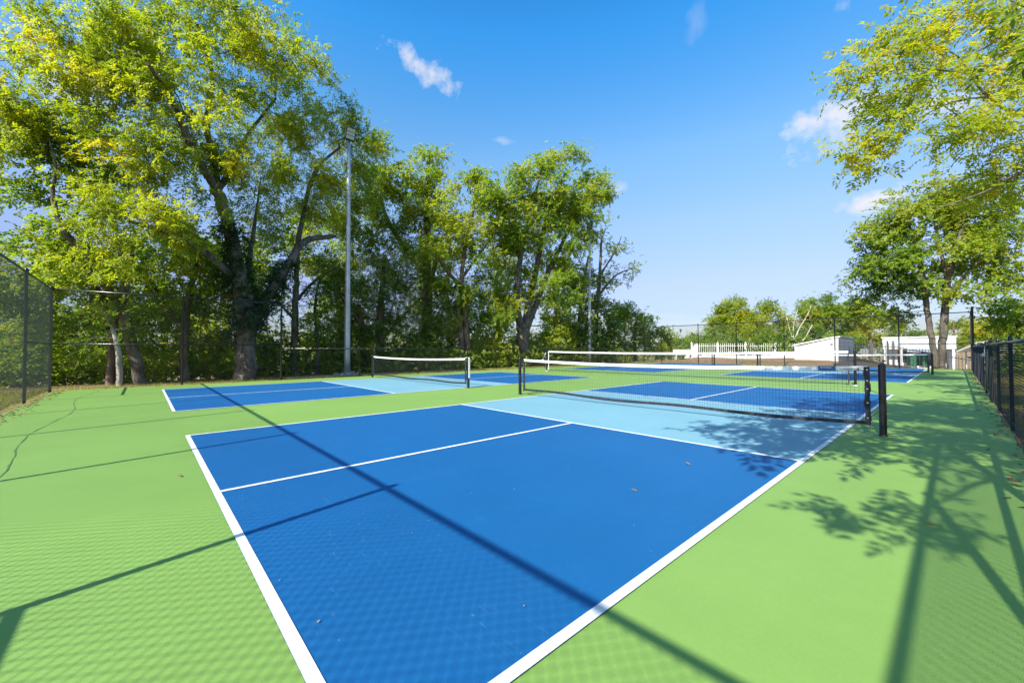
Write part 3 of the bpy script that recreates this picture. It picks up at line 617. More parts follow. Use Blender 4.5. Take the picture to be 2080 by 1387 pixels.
tree('sparse_tree', 'thin half bare tree with yellow leaves behind the far silver pole', wg, -16.5,
     [[(1210, 733, 6), (1212, 640, 5), (1218, 560, 4), (1222, 480, 2)], [(1216, 600, 3), (1250, 560, 2), (1285, 545, 1)], [(1218, 560, 3), (1250, 510, 1.5), (1262, 480, 1)]],
     [(1215, 470, 28, 24), (1230, 500, 30, 24), (1245, 540, 25, 22, 0, .3), (1255, 575, 22, 20, 0, .35), (1275, 548, 16, 10), (1222, 450, 22, 15), (1255, 500, 18, 20)], Y_, M['bark'], 'maple', .9, .55, 1.5, 14)
# the second row, deeper in the wood
bw = 'trees deep in the wood'
for i, (px, Xb, lab, bl) in enumerate((
    (60, -19, 'shadowy tree deep behind the near left fence corner', [(30, 590, 90, 50), (100, 640, 90, 50), (0, 690, 90, 45), (120, 710, 80, 40), (60, 540, 60, 40)]),
    (190, -20, 'shadowy tree deep behind the slim pale trunk', [(190, 560, 80, 50), (240, 620, 80, 50), (180, 680, 80, 45), (270, 700, 70, 40), (140, 500, 60, 40)]),
    (330, -21, 'shadowy tree deep behind the leaning forked trunk', [(310, 520, 80, 50), (350, 580, 80, 50), (320, 650, 80, 45), (380, 700, 70, 40), (400, 510, 60, 40)]),
    (455, -20, 'shadowy tree deep behind the ivy clad trunk', [(450, 520, 60, 40), (460, 580, 60, 40), (440, 650, 60, 40), (480, 710, 60, 35), (540, 540, 50, 40)]),
    (690, -22, 'dark tree deep behind the nearer silver pole', [(660, 520, 60, 45), (700, 560, 60, 45), (690, 640, 50, 40), (720, 700, 50, 35), (620, 470, 50, 40)]),
    (910, -22, 'dark tree deep between the evergreen and the yellow green tree', [(900, 540, 60, 45), (880, 610, 60, 45), (920, 680, 60, 40), (860, 700, 50, 35), (980, 620, 50, 40)]),
    (1010, -24, 'dark tree deep between the yellow green tree and the forked trunk', [(1010, 540, 45, 35), (1040, 640, 40, 30), (985, 700, 40, 28), (1030, 700, 30, 25)]),
    (1130, -24, 'dark tree deep between the forked trunk and the far silver pole', [(1130, 560, 45, 40), (1120, 630, 40, 35), (1150, 690, 45, 28), (1090, 700, 30, 22)]))):
    y0 = 760-(px*.02)
    tree('wood_tree', lab, bw, Xb, [[(px, y0, 8), (px+4, y0-70, 7), (px-3, y0-150, 5), (px+6, y0-210, 3)]], bl + [(px-40, 720, 50, 25), (px+40, 715, 50, 28)], D_ if i == 5 else G_, M['bark'], 'big', 2.6, .88, .75, 40+i)
# more distant trees
dg = 'trees beyond the far fence'
tree('round_tree', 'bushy light green tree right of the wooded bank, seen through the far corner fence', dg, -17.5,
     [[(1290, 735, 5), (1290, 690, 4), (1292, 650, 2)]], [(1275, 640, 34, 28), (1285, 650, 32, 26), (1315, 668, 38, 26), (1268, 690, 30, 22), (1335, 690, 34, 20), (1300, 705, 45, 16), (1262, 640, 18, 18), (1350, 712, 25, 12)], G_, M['bark'], 'far', 3.2, .78, .65, 15)
tree('round_tree', 'low grey green tree left of the white picket fence', dg, 62, [[(1390, 722, 3), (1390, 700, 2), (1388, 685, 1)]],
     [(1385, 692, 24, 15), (1410, 690, 20, 14), (1360, 700, 18, 12), (1425, 705, 25, 14), (1390, 708, 35, 12)], G_, M['bark'], 'far', 2.6, .6, .7, 16, 'd')
tree('round_tree', 'broad golden green tree behind the left half of the white picket fence', dg, 58,
     [[(1500, 722, 5), (1500, 690, 4), (1505, 650, 2)], [(1500, 700, 3), (1470, 660, 2), (1450, 640, 1)], [(1502, 690, 3), (1550, 650, 2)]],
     [(1452, 640, 24, 20), (1490, 622, 30, 18, 0, .2), (1530, 640, 38, 22, 0, .15), (1565, 630, 26, 18), (1480, 660, 42, 22), (1560, 665, 36, 22), (1520, 680, 60, 18, -2, .15), (1450, 680, 28, 18, -1, -.2), (1590, 660, 20, 22), (1500, 655, 50, 26), (1560, 690, 50, 16)], Y_, M['bark'], 'far', 3.4, .42, .62, 17, 'd')
tree('round_tree', 'full green tree behind the white shed with the long sloping roof', dg, 60,
     [[(1680, 722, 5), (1678, 680, 4), (1675, 640, 2)]],
     [(1640, 630, 28, 20), (1680, 622, 36, 22), (1715, 640, 30, 24), (1650, 660, 36, 24), (1695, 665, 46, 24), (1620, 690, 40, 18), (1670, 690, 50, 16), (1735, 670, 26, 30), (1600, 680, 26, 22), (1660, 640, 30, 22), (1715, 690, 34, 16)], G_, M['bark'], 'far', 3.6, .72, .62, 18, 'd')
tree('dead_tree', 'bare pale many stemmed tree standing before the green trees by the shed', dg, 52,
     [[(1615, 722, 3), (1614, 700, 2.6), (1612, 690, 2)], [(1613, 696, 2), (1604, 670, 1.5), (1598, 645, .8)], [(1613, 696, 2), (1622, 670, 1.6), (1640, 640, 1), (1648, 620, .6)], [(1614, 698, 1.8), (1632, 690, 1.4), (1650, 660, 1)], [(1612, 690, 1.8), (1612, 660, 1.2), (1620, 630, .7)]],
     [(1615, 655, 22, 20), (1640, 640, 16, 14)], O_, M['barkpale'], 'far', .25, .6, .6, 19, 'd')
tree('round_tree', 'yellow leaved tree between the shed and the long white building', dg, 56,
     [[(1770, 725, 4), (1768, 690, 3), (1760, 660, 2)], [(1768, 700, 2), (1790, 680, 1.4)]],
     [(1745, 640, 26, 22, 0, .2), (1770, 655, 28, 20, 0, .2), (1800, 660, 26, 18), (1760, 680, 24, 18, 0, .2), (1800, 690, 28, 16), (1735, 690, 16, 16)], Y_, M['bark'], 'far', 2.8, .5, .62, 20, 'd')
tree('conifer_tree', 'dark layered conifer showing above the long white building', dg, 60, [[(1835, 725, 3), (1835, 690, 2), (1836, 655, 1)]],
     [(1835, 670, 24, 9), (1838, 685, 34, 9), (1870, 682, 26, 9), (1815, 690, 26, 8)], G_, M['barkbrown'], 'far', 3, .6, .6, 21, 'd')
tree('double_trunk_tree', 'round crowned tree on two tan trunks beside the far right corner', None, 33.4,
     [[(1913, 749, 8), (1911, 720, 7.6), (1917, 670, 7.2), (1921, 620, 6.8), (1926, 560, 6), (1950, 480, 4), (1960, 420, 2)],
      [(1902, 749, 6.4), (1897, 715, 6.3), (1888, 660, 6), (1879, 600, 5.5), (1870, 540, 5), (1850, 470, 3), (1840, 420, 2)],
      [(1920, 610, 5), (1960, 560, 4), (2000, 520, 2)], [(1884, 600, 5), (1830, 560, 3), (1780, 530, 2)], [(1924, 570, 4), (1905, 480, 3), (1890, 400, 2)]],
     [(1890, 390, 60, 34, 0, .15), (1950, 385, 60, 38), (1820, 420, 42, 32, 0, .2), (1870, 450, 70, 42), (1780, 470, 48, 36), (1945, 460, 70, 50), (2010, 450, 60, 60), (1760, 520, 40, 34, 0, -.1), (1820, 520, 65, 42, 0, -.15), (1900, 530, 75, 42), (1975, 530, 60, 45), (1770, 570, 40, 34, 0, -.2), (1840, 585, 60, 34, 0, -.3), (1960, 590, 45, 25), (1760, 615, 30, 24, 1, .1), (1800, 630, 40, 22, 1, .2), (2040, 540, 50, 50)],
     G_, M['bark'], 'maple', 3.0, .84, 1.35, 22, 'y')
# overhanging walnut at the right: its trunk stands outside the fence, beyond the photo's edge
tree('walnut_tree', 'golden leaved boughs overhanging from the photo\'s right edge', None, 10,
     [[(2700, 900, 20.8), (2640, 500, 17.6), (2560, 330, 14.4), (2420, 280, 7.7)], [(2440, 285, 6.1), (2250, 260, 5.0), (2080, 235, 3.9), (2000, 190, 2.8), (1950, 120, 1.7, .3), (1900, 90, 1.1)], [(2430, 280, 6.1), (2250, 330, 4.4), (2090, 345, 3.3), (2000, 390, 2.2), (1900, 425, 1.1)], [(2010, 195, 2.2), (1930, 210, 1.7), (1850, 250, 1.1), (1790, 290, 0.7), (1750, 330, 0.4)], [(2480, 300, 5.0), (2300, 150, 3.9), (2150, 50, 2.8), (2050, 0, 1.7)], [(1960, 150, 1.7), (1870, 140, 1.1), (1780, 150, 0.6)]],
     [(2000, 50, 90, 50, .3, .12), (1900, 85, 65, 40, 0, .1), (1830, 110, 50, 30), (1770, 140, 40, 25), (1990, 130, 85, 42, .3, .12), (1880, 165, 70, 32), (2060, 190, 55, 50), (1960, 235, 75, 32), (1860, 225, 45, 22), (1800, 280, 28, 20), (1765, 318, 20, 14), (1830, 60, 40, 30), (1800, 210, 30, 14), (2040, 290, 60, 40), (1940, 285, 55, 22), (2030, 330, 50, 25), (2000, 395, 60, 22, 1), (2060, 360, 45, 30, .6), (2180, 100, 110, 110, .5), (2330, 200, 110, 120, .5), (2060, 100, 60, 60), (1950, 20, 60, 40), (2070, 20, 60, 50, .4)],
     Y_, M['bark'], 'pinnate', 1.75, .72, .95, 23, 'd', dens=1.35, twig=.0055)
# the shade tree outside the right fence: only its shadow falls into the photo
shade = tree('walnut_tree', 'tree outside the right fence whose leaf shadows dapple the green by the near post', None, 0,
     [[(11.6, 1.3, 0, .26), (11.5, 1.4, 2.0, .22), (11.0, 1.6, 3.6, .18), (10.4, 1.7, 5.4, .12)], [(11.1, 1.6, 3.5, .11), (9.6, .6, 4.5, .07), (8.5, -.2, 4.6, .035), (8.0, -.8, 4.1, .015), (7.75, -1.3, 3.9, .006)], [(11.0, 1.7, 3.6, .10), (9.8, 3.2, 4.7, .06), (8.4, 4.8, 5.6, .04), (7.4, 5.7, 6.2, .02)], [(10.8, 1.6, 4.2, .1), (9.4, 1.7, 5.4, .06), (7.8, 1.9, 6.1, .03), (6.5, 2., 6.3, .015)]],
     [(8.07, 0.78, 4.9, 1.0, 0.8, 0.5), (9.47, 1.28, 5.2, 1.3, 1.1, 0.7), (7.27, 2.98, 6.0, 1.0, 1.0, 0.6), (8.37, 2.88, 5.8, 1.5, 1.4, 0.8), (10.17, 3.08, 6.2, 1.8, 2.0, 1.0), (8.17, 4.08, 6.0, 1.5, 1.4, 0.8), (9.57, 6.08, 6.0, 1.7, 1.5, 0.9), (11.57, 4.98, 5.8, 1.7, 1.8, 1.0), (11.37, 0.88, 5.2, 1.5, 1.5, 0.9), (6.67, 1.48, 5.2, 0.6, 0.5, 0.4), (6.6, 0.3, 4.9, 0.5, 0.4, 0.3), (7.5, 0.1, 4.7, 0.8, 0.45, 0.3), (9.2, .7, 5.0, .9, .7, .4), (8.9, 3.0, 5.6, 1.2, 1.2, .6), (9.5, 7.5, 6., 1.3, 1.3, .7), (9.2, 9.6, 6., 1.1, 1.3, .7), (9.4, 11.6, 6.2, 1., 1.2, .6)],
     Y_, M['bark'], 'pinnate', 1.15, .45, 1.15, 24, mode='top')
tree('conifer_tree', 'yellow green tree right of the double trunk, over the end of the white building', dg, 60, [[(1940, 725, 3), (1938, 690, 2), (1936, 650, 1)]],
     [(1935, 660, 26, 12), (1945, 680, 34, 14), (1930, 700, 30, 14), (1955, 655, 20, 14)], Y_, M['barkbrown'], 'far', 3, .5, .6, 27, 'd')
bp_ = np.array([(7.75, -1.0, 3.95), (7.6, -1.25, 3.85), (7.75, -1.4, 3.8), (7.45, -1.2, 3.8), (8.0, -1.35, 3.85), (8.0, -.8, 4.05)], float)
q, t = foliage(bp_, np.broadcast_to(V(-.3, -.6, -.2), bp_.shape), 330, 'pinnate', .5, .85, None, .13, .10); quads('crown', q, Y_, shade, t)
rg_ = 'trees beyond the low right fence'
tree('round_tree', 'light green tree at the right edge above the low fence', rg_, 24, [[(2075, 735, 7), (2072, 690, 6), (2065, 640, 4)]],
     [(2060, 640, 34, 24), (2040, 665, 32, 20), (2085, 665, 40, 28), (2075, 610, 36, 24, 1, .2), (2055, 690, 40, 14), (2110, 640, 40, 40)], G_, M['bark'], 'big', 2, .72, .9, 25, 'd')
tree('round_tree', 'yellowish trees seen between the tall edge on bay and the low right fence', rg_, 42, [[(2005, 730, 4), (2005, 690, 3), (2008, 660, 2)]],
     [(2000, 655, 22, 18, 0, .2), (2020, 665, 26, 18, 0, .2), (1985, 680, 22, 14, 0, .2), (2010, 685, 34, 12, 0, .1), (2040, 670, 24, 20)], Y_, M['bark'], 'far', 2.8, .6, .6, 26, 'd')

# undergrowth along the wooded bank, one uncountable mass
C = []
for (y0, y1, x0, x1, h, n) in ((-6, 4, -17.5, -14.6, 1.1, 230), (3, 12, -17.5, -14.6, .9, 200), (9, 33, -17.5, -13.4, 1.0, 520), (-8, 30, -24, -17, 3.4, 700)):
    xx = rng.uniform(x0, x1, n); yy = rng.uniform(y0, y1, n); C.append(np.stack([xx, yy, gz(xx, yy)+rng.uniform(.05, 1, n)**1.3*h], 1))
C = np.concatenate(C); q, t = foliage(C, np.broadcast_to(V(0, 0, 1.), C.shape), 105000, 'maple', .88, 1.2)
stuff(quads('undergrowth', q, G_, None, t))
C = []
for (x0, x1, y0, y1, h, n) in ((-9, -40, 50, 58, 2.4, 160), (1.5, -13, 43, 46, 1.5, 130), (9, 16, 26, 44, 1.2, 160), (16, 34, 30, 60, 3, 220)):
    xx = rng.uniform(min(x0, x1), max(x0, x1), n); yy = rng.uniform(y0, y1, n); C.append(np.stack([xx, yy, gz(xx, yy)+rng.uniform(.05, 1, n)*h], 1))
C = np.concatenate(C); q, t = foliage(C, np.broadcast_to(V(0, 0, 1.), C.shape), 32000, 'big', .55, 1.5)
stuff(quads('shrubbery', q, G_, None, t))
# grass tufts and fallen leaves along the foot of the fences
def blades(n, f, h, name, m, tb):
    P = f(n); P[:, 2] = gz(P[:, 0], P[:, 1]); a = rng.uniform(0, 2*pi, n); hh = h*rng.uniform(.4, 1.2, n)
    w = np.stack([np.cos(a), np.sin(a), 0*a], 1)*.006; lean = rng.normal(size=(n, 3))*V(.4, .4, 0)*hh[:, None]
    up3 = np.stack([0*a, 0*a, hh], 1)
    q = np.stack([P-w, P+w, P+w*.4+up3*.9+lean, P-w*.4+up3+lean], 1)
    stuff(quads(name, q, m, None, np.clip(rng.normal(tb, .2, n), 0, 1)))
def edgepts(n):
    k = rng.integers(0, 4, n); P = np.zeros((n, 3)); t = rng.uniform(0, 1, n)
    P[:, 0] = np.where(k == 0, rng.uniform(-13.5, -11.0, n), np.where(k == 1, rng.uniform(7.72, 10.5, n), rng.uniform(-12, 8, n)))
    P[:, 1] = np.where(k <= 1, -3+t*36, np.where(k == 2, rng.uniform(31.6, 32.3, n), rng.uniform(-4.5, -2.55, n)))
    return P
blades(52000, edgepts, .07, 'grass', Y_, .62)
nL = 1500; P = edgepts(nL); e = rng.normal(0, .16, nL); k = rng.uniform(0, 1, nL)
P[:, 0] = np.where(k < .4, LX+.12+np.abs(e), np.where(k < .7, RX-.08-np.abs(e)*.6, P[:, 0])); P[:, 1] = np.where(k >= .7, NY+.12+np.abs(e), P[:, 1]); P[:, 0] = np.where(k >= .7, rng.uniform(-11, 7.6, nL), P[:, 0])
P[:, 2] = .006; a = rng.uniform(0, 6.28, nL); s = rng.uniform(.02, .045, nL)[:, None]
d1 = np.stack([np.cos(a), np.sin(a), .15+0*a], 1); d2 = np.stack([-np.sin(a), np.cos(a), .25*np.cos(5*a)], 1)
stuff(quads('leaf_litter', np.stack([P-d1*s, P+d2*s*.5+V(0, 0, .008), P+d1*s, P-d2*s*.5+V(0, 0, .012)], 1), M['dryleaf']))
nS = 200; P = np.stack([rng.uniform(-10, 7.4, nS), rng.uniform(-1.5, 30, nS)**1.0, np.full(nS, .0095)], 1); P[:90] = np.stack([rng.uniform(-1, 7, 90), rng.uniform(-.5, 5, 90), np.full(90, .0095)], 1)
a = rng.uniform(0, 6.28, nS); s = rng.uniform(.004, .013, nS)[:, None]; d1 = np.stack([np.cos(a), np.sin(a), 0*a], 1); d2 = np.stack([-np.sin(a), np.cos(a), 0*a], 1)
stuff(quads('leaf_debris', np.stack([P-d1*s, P+d2*s*.5+V(0, 0, .003), P+d1*s, P-d2*s*.5+V(0, 0, .002)], 1), M['scrap']))
def dryleaf(px, py, L, label, a):
    d = ray(px, py); p = CAM - d*CAM[2]/d[2]; b = MB(); c, s = cos(a), sin(a)
    out = [(-.5, 0), (-.3, .16), (-.1, .12), (.05, .24), (.18, .10), (.5, .02), (.2, -.10), (.05, -.22), (-.12, -.10), (-.32, -.15)]
    vs = [(p[0]+L*(x*c-y*s), p[1]+L*(x*s+y*c), .010+.12*L*abs(y)*2+.05*L*max(0, x)) for x, y in out]
    b.add(vs+[(x, y, z+.0015) for x, y, z in vs], [tuple(range(10))[::-1], tuple(range(10, 20))]+[(i, (i+1) % 10, 10+(i+1) % 10, 10+i) for i in range(10)])
    tag(b.build('fallen_leaf', M['dryleaf']), label, 'leaf', 'dry leaves lying on the courts')
dryleaf(1893, 1066, .075, 'curled tan leaf on the bright green, beside the fence post shadow at right', .6)
dryleaf(1397, 943, .085, 'pale dry leaf on the deep blue of the near court', 2.4)
dryleaf(1988, 833, .14, 'rust coloured leaf on the shaded green by the low right fence', 1.1)
dryleaf(365, 968, .07, 'faint orange leaf on the green left of the near court corner', .2)
dryleaf(1288, 997, .06, 'tiny whitish leaf scrap below the centre of the near court', 2.9)

# ------------------------------------------------------------------ buildings and fences beyond the far end
# white shed with a long sloping roof
def pt(px, py, dep): return at(px, py, dep)
YS = 36.5
ps = lambda px, py, o=0.: at(px, py, dep_y(px, YS+o))
p = [ps(1614, 743), ps(1703, 745), ps(1703, 686.5), ps(1690, 688), ps(1622, 703), ps(1614, 703)]
shed = thing('shed', (p[0][0], p[0][1], gz(p[0][0], p[0][1])), 'white shed with a long sloping side like a ramp, behind the picket fence', 'shed', 'white pool side buildings')
back = V(0, 6.5, 0)
MB().prism(p, back).build('wall', M['white'], shed)
e1, e2, e3 = ps(1611, 702.5, -.05), ps(1690, 686.6, -.05), ps(1706, 685, -.05)
MB().prism([e1, e2, e3, e3+V(0, 0, .09), e2+V(0, 0, .09), e1+V(0, 0, .09)], back*1.03).build('roof', M['whiteroof'], shed)
x_, z_ = p[1][0], p[2][2]
MB().box((x_+.02, YS+4.3, z_-1.15), (.06, 2.2, .7)).build('window', M['bluegrey'], shed)
v = ps(1689, 699, -.03); MB().box(v, (.14, .05, .14)).build('vent', M['bluegrey'], shed)
# long white building
dB = dep_y(1795, 52.); c = [pt(1795, 748, dB), pt(1942, 748, dep_y(1942, 52.))]
dirb = nrm((c[1]-c[0])*V(1, 1, 0)); Lb = np.linalg.norm((c[1]-c[0])[:2]); nb = V(-dirb[1], dirb[0], 0)
zt = pt(1795, 687, dB)[2]; zg = -1.9
bld = thing('building', (c[0][0], c[0][1], zg), 'long flat roofed white building with a shaded porch, behind the two trunks', 'building', 'white pool side buildings')
def wl(s0, s1, z0, z1, dn, th): # box against the front face
    a = c[0]+dirb*s0; a[2] = z0
    return MB().prism([a+nb*dn, a+nb*dn+dirb*(s1-s0), a+nb*dn+dirb*(s1-s0)+nb*th, a+nb*dn+nb*th], (0, 0, z1-z0))
wl(0, Lb, zg, zt, 1.2, 4.0).build('wall', M['white'], bld)
wl(-.05, Lb+.05, zt-1.05, zt, 0, 1.19).build('porch_fascia', M['white'], bld)
wl(-.12, Lb+.12, zt+.003, zt+.10, -.08, 5.4).build('roof', M['whiteroof'], bld)
for s in np.linspace(.05, Lb-.2, 5): wl(s, s+.16, zg, zt-1.053, .05, .16).build('porch_post', M['white'], bld)
for s0, s1 in ((.9, 1.9), (2.5, 4.2), (4.7, 5.6)):
    if s1 < Lb: wl(s0, s1, zt-2.3, zt-1.25, 1.16, .06).build('window', M['dark'], bld)
wl(Lb*.35, Lb*.72, zt-1.32, zt-1.10, -.5, .48).build('awning', M['bluegrey'], bld)
a = pt(1866, 738, dep_y(1866, 36.6)); bn = thing('storage_bin', (a[0], a[1], gz(a[0], a[1])), 'low green box standing in front of the porch behind the iron fence', 'box')
MB().box((a[0], a[1], a[2]+.2), (1.0, .6, .7), .4).build('body', M['bin'], bn); MB().box((a[0], a[1], a[2]+.60), (1.06, .66, .07), .4).build('lid', M['bluegrey'], bn)
# white canopy edge and pale post at the far right corner
a, e = pt(1943, 716, 33), pt(1990, 697, 31)
cn = thing('canopy', (a[0], a[1], gz(a[0], a[1])), 'white slanting canopy edge behind the tall edge on fence bay', 'canopy')
MB().prism([a, e, e+V(0, 0, .16), a+V(0, 0, .16)], V(.8, 1.6, .05)).build('canopy_roof', M['whiteroof'], cn)
for t in (.1, .9):
    s = a*(1-t)+e*t+V(.4, .8, 0); MB().tube([(s[0], s[1], gz(s[0], s[1])-.1), s], .05, 8).build('post', M['white'], cn)

def pickets(name, pts, tops, label, group, m, step, w, zrails, pw, cat='fence', every=2.4, cap=True):
    root = thing(name, (*pts[0][:2], float(gz(*pts[0][:2]))), label, cat, group)
    pp = MB(); rl = MB(); L = 0; nextp = 0
    for (a, e, ta, te) in zip(pts[:-1], pts[1:], tops[:-1], tops[1:]):
        a, e = V(*a[:2]), V(*e[:2]); Ls = np.linalg.norm(e-a); d = (e-a)/Ls; ang = math.atan2(d[1], d[0])
        n = int(Ls/step)
        for i in range(n):
            s = (i+.5)/n; c_ = a+(e-a)*s; g0 = float(gz(c_[0], c_[1])); zt_ = ta+(te-ta)*s
            pp.box((c_[0], c_[1], (g0+.06+zt_)/2), (w, w*.6, zt_-g0-.06), ang)
            if cap: pp.add([(c_[0]-d[0]*w/2, c_[1]-d[1]*w/2, zt_), (c_[0]+d[0]*w/2, c_[1]+d[1]*w/2, zt_), (c_[0], c_[1], zt_+w*1.1)], [(0, 1, 2)])
        for z in zrails:
            g0, g1 = float(gz(*a)), float(gz(*e)); h0, h1 = g0+(ta-g0)*z, g1+(te-g1)*z; nv = V(-d[1], d[0])*w*.55
            A_, E_ = V(*(a-nv), h0), V(*(e-nv), h1)
            rl.prism([A_, E_, E_+V(0, 0, .05), A_+V(0, 0, .05)], (*(-nv*.9), 0))
        for s in np.arange(0, Ls, every):
            c_ = a+d*s; g0 = float(gz(*c_)); zt_ = ta+(te-ta)*s/Ls+.10
            MB().box((c_[0], c_[1], (g0-.1+zt_)/2), (pw, pw, zt_-g0+.1), ang).lathe((c_[0], c_[1], zt_+.001), [(pw*.75, 0), (pw*.5, .03), (.005, .06)], 4).build('post', m, root)
    stuff(pp.build('picket', m, root)); rl.build('rail', m, root)
    return root
w0, w1 = pt(1405, 730, dep_y(1405, 41.)), pt(1700, 735, dep_y(1700, 44.))
pickets('picket_fence', [w0, w1], [pt(1405, 697.5, dep_y(1405, 41.))[2], pt(1700, 697.5, dep_y(1700, 44.))[2]], 'white picket fence running behind the far end of the courts', 'picket fencing beyond the far end', M['whitef'], .17, .038, (.2, .82), .11)
d0_, d1_, d2_ = dep_y(1706, 34.6), dep_y(1815, 34.6), dep_y(1972, 35.5)
b0, b1, b2 = pt(1706, 735, d0_), pt(1815, 737, d1_), pt(1972, 745, d2_)
wa, wb = pt(1412, 722, dep_y(1412, 40.3)), pt(1700, 721, dep_y(1700, 40.3)); wz = min(gz(wa[0], 40.3), gz(wb[0], 40.3))-.1
tag(MB().prism([(wa[0], 40.3, wz), (wb[0], 40.3, wz), (wb[0], 40.3, wb[2]), (wa[0], 40.3, wa[2])], (0, .2, 0)).build('low_wall', M['white']), 'low white wall along the foot of the white picket fence', 'wall')
pickets('iron_fence', [b0, b1, b2], [pt(1706, 698, d0_)[2], pt(1815, 697, d1_)[2], pt(1972, 727, d2_)[2]], 'dark iron picket fence stepping downhill in front of the long white building', 'picket fencing beyond the far end', M['greyiron'], .135, .024, (.12, .86), .075)
# white lattice gable and the white stair side at the left end
d_ = 41.; tr = thing('trellis', pt(1465, 724, d_), 'white triangular lattice frame rising behind the picket fence', 'trellis')
b = MB()
for a, e in (((1462, 722), (1512, 704)), ((1512, 704), (1552, 722)), ((1490, 722), (1525, 708)), ((1500, 708), (1535, 722)), ((1478, 722), (1512, 706)), ((1462, 722), (1552, 722))): b.tube([pt(*a, d_), pt(*e, d_)], .045, 6)
b.build('lattice', M['whitef'], tr); o = MB()
for px in (1466, 1548): o.tube([V(*pt(px, 722, d_)[:2], gz(*pt(px, 722, d_)[:2])-.1), pt(px, 720, d_)], .05, 6)
o.build('frame_post', M['whitef'], tr)
d_ = 40.; p = [pt(1390, 728, d_), pt(1414, 735, d_), pt(1418, 702, d_), pt(1414, 700, d_)]
st = thing('slide_side', V(*p[0][:2], gz(*p[0][:2])), 'white sloping panel at the left end of the picket fence', 'panel'); MB().prism(p, V(.3, .9, 0)*.25).build('panel', M['whiteroof'], st)
MB().prism([p[0]+V(0, 0, .02), p[3]+V(0, 0, .02), p[3]+V(0, 0, .12), p[0]+V(0, 0, .12)], V(.3, .9, 0)*.35).build('rail', M['whitef'], st)
a = pt(1388, 735, 37); bz = gz(a[0], a[1]); bh = thing('bench', (a[0], a[1], bz), 'white bench on the dry bank left of the picket fence', 'bench')
ang = math.atan2(rt[1], rt[0])
MB().box((a[0], a[1], bz+.47), (1.7, .42, .06), ang).build('seat', M['whitef'], bh)
MB().box((a[0]+fw[0]*.22, a[1]+fw[1]*.22, bz+.74), (1.7, .05, .34), ang).build('backrest', M['whitef'], bh)
for s in (-.7, .7): MB().box((a[0]+rt[0]*s, a[1]+rt[1]*s, bz+.2), (.07, .38, .46), ang).build('leg', M['whitef'], bh)
# low dark mulch bank behind the far right corner
b = MB(); n = 40
for i in range(n+1):
    f = i/n; px = 1690+f*170; base = pt(px, 748, dep_y(px, 32.6)); h = .42*sin(min(1, f*5+.35)*pi/2)*max(0.05, 1-f**2.2)
    for w_, z in ((0, -.02), (.5, .55), (1.1, 1.), (2.0, .8), (3.0, -.1)):
        b.v.append((base[0], base[1]+w_, gz(base[0], base[1])-.03+h*z+rng.normal()*.02))
b.f = [(i*5+j, (i+1)*5+j, (i+1)*5+j+1, i*5+j+1) for i in range(n) for j in range(4)]; b.sm = [True]*len(b.f)
struct(b.build('mulch_bank', M['mulch']))

# ------------------------------------------------------------------ light
el = math.asin(SUN[2]); az = math.atan2(SUN[0], SUN[1])
ld = bpy.data.lights.new('sun', 'SUN'); ld.energy = 4.3; ld.angle = radians(.48); ld.color = (1, .95, .86)
lo = bpy.data.objects.new('sun', ld); lo.rotation_euler = Vector(SUN).to_track_quat('Z', 'Y').to_euler(); lo.location = (12, -40, 40); COL.objects.link(lo)
W = bpy.data.worlds.new('World'); SC.world = W; W.use_nodes = True; nt = W.node_tree; nt.nodes.clear()
sky = N(nt, 'ShaderNodeTexSky', sky_type='NISHITA'); sky.sun_disc = False; sky.sun_elevation = el; sky.sun_rotation = az; sky.air_density = 1.; sky.dust_density = .6; sky.ozone_density = 3.
hs = N(nt, 'ShaderNodeHueSaturation'); hs.inputs['Saturation'].default_value = 1.25; nt.links.new(sky.outputs[0], hs.inputs['Color'])
bg = N(nt, 'ShaderNodeBackground'); bg.inputs[1].default_value = .15
gen = N(nt, 'ShaderNodeTexCoord').outputs['Generated']
def dot(v):
    n = N(nt, 'ShaderNodeVectorMath', operation='DOT_PRODUCT'); nt.links.new(gen, n.inputs[0]); n.inputs[1].default_value = v; return n.outputs['Value']
sx = N(nt, 'ShaderNodeSeparateXYZ'); nt.links.new(gen, sx.inputs[0])
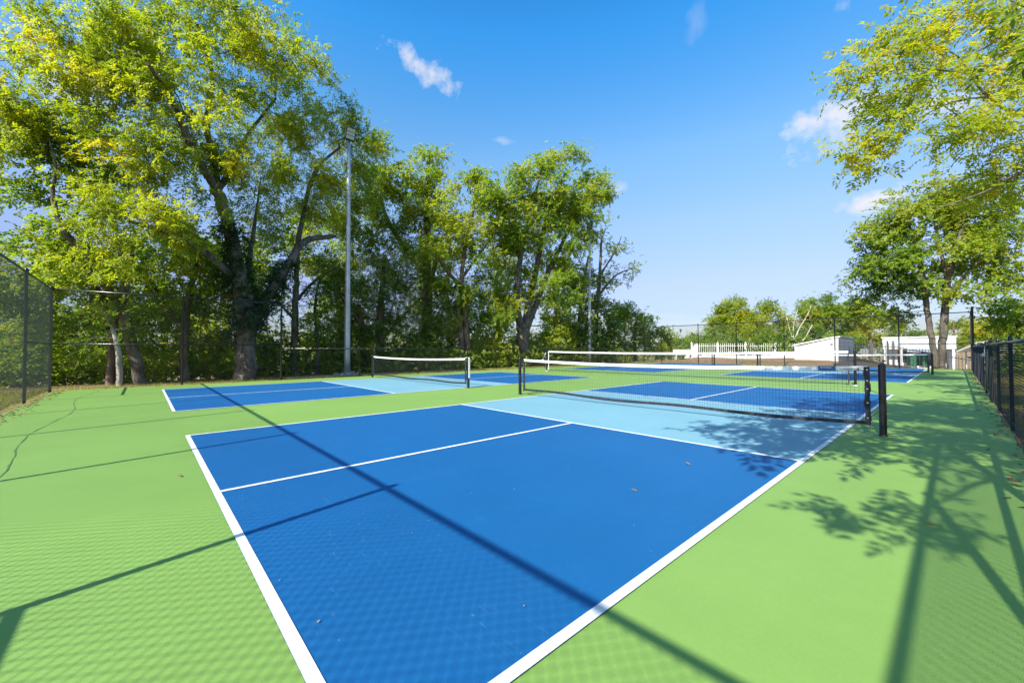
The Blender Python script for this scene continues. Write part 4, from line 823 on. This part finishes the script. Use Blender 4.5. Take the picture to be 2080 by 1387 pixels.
# clear dry air: deeper cyan-blue overhead, paler and less green toward the horizon
tr_ = ramp(nt, [(0., (.165, .175, .225)), (.083, (.235, .198, .228)), (.126, (.335, .238, .275)), (.155, (.405, .27, .30)), (.28, (.63, .41, .37)), (.42, (.68, .535, .44)), (.62, (.25, .555, .58)), (.8, (.12, .35, .44)), (1., (.07, .24, .34))]); nt.links.new(sx.outputs['Z'], tr_.inputs[0])
col = mixc(nt, 1., hs.outputs[0], mixc(nt, 1., tr_.outputs[0], (2., 2., 2.), 'MULTIPLY'), 'MULTIPLY')
cn1 = N(nt, 'ShaderNodeTexNoise'); cn1.inputs['Scale'].default_value = 22; cn1.inputs['Detail'].default_value = 7; cn1.inputs['Roughness'].default_value = .6; nt.links.new(gen, cn1.inputs['Vector'])
# small fair-weather clouds, each with a bearing, an angular size and a tilt
for (px, py, a, b_, tl, dens) in ((868, 145, .085, .026, .42, .8), (1720, 245, .10, .045, -.05, .85), (1800, 402, .06, .022, 0, .9), (1025, 287, .04, .010, .1, .35), (1412, 45, .022, .032, .3, .13), (1345, 640, .06, .012, 0, .22), (140, 190, .06, .03, .2, .6), (1250, 385, .03, .02, 0, .35), (1715, 12, .02, .015, 0, .4), (1945, 205, .06, .02, 0, .6)):
    c_ = nrm(ray(px, py)); r_ = nrm(np.cross(c_, V(0, 0, 1))); u_ = np.cross(r_, c_)
    ra, ua = r_*cos(tl)-u_*sin(tl), r_*sin(tl)+u_*cos(tl)
    u1 = mathn(nt, 'DIVIDE', dot(ra), a); v1 = mathn(nt, 'DIVIDE', dot(ua), b_)
    rr = mathn(nt, 'SQRT', mathn(nt, 'ADD', mathn(nt, 'MULTIPLY', u1, u1), mathn(nt, 'MULTIPLY', v1, v1)))
    f = mathn(nt, 'ADD', mathn(nt, 'SUBTRACT', 1., rr), mathn(nt, 'MULTIPLY', mathn(nt, 'SUBTRACT', cn1.outputs['Fac'], .5), 3.2))
    f = mathn(nt, 'MULTIPLY', mrange(nt, f, .0, .9), mrange(nt, dot(tuple(c_)), .9, .95, 0, dens))
    col = mixc(nt, f, col, (3.0, 3.0, 3.2))
nt.links.new(col, bg.inputs[0]); ou = N(nt, 'ShaderNodeOutputWorld'); nt.links.new(bg.outputs[0], ou.inputs[0])

SC.view_settings.view_transform = 'Standard'; SC.view_settings.look = 'None'; SC.view_settings.exposure = 1.0; SC.view_settings.gamma = 1
SC.cycles.max_bounces = 10; SC.cycles.diffuse_bounces = 5; SC.cycles.transmission_bounces = 6; SC.cycles.transparent_max_bounces = 8
SC.cycles.use_denoising = True; SC.cycles.sample_clamp_indirect = 6
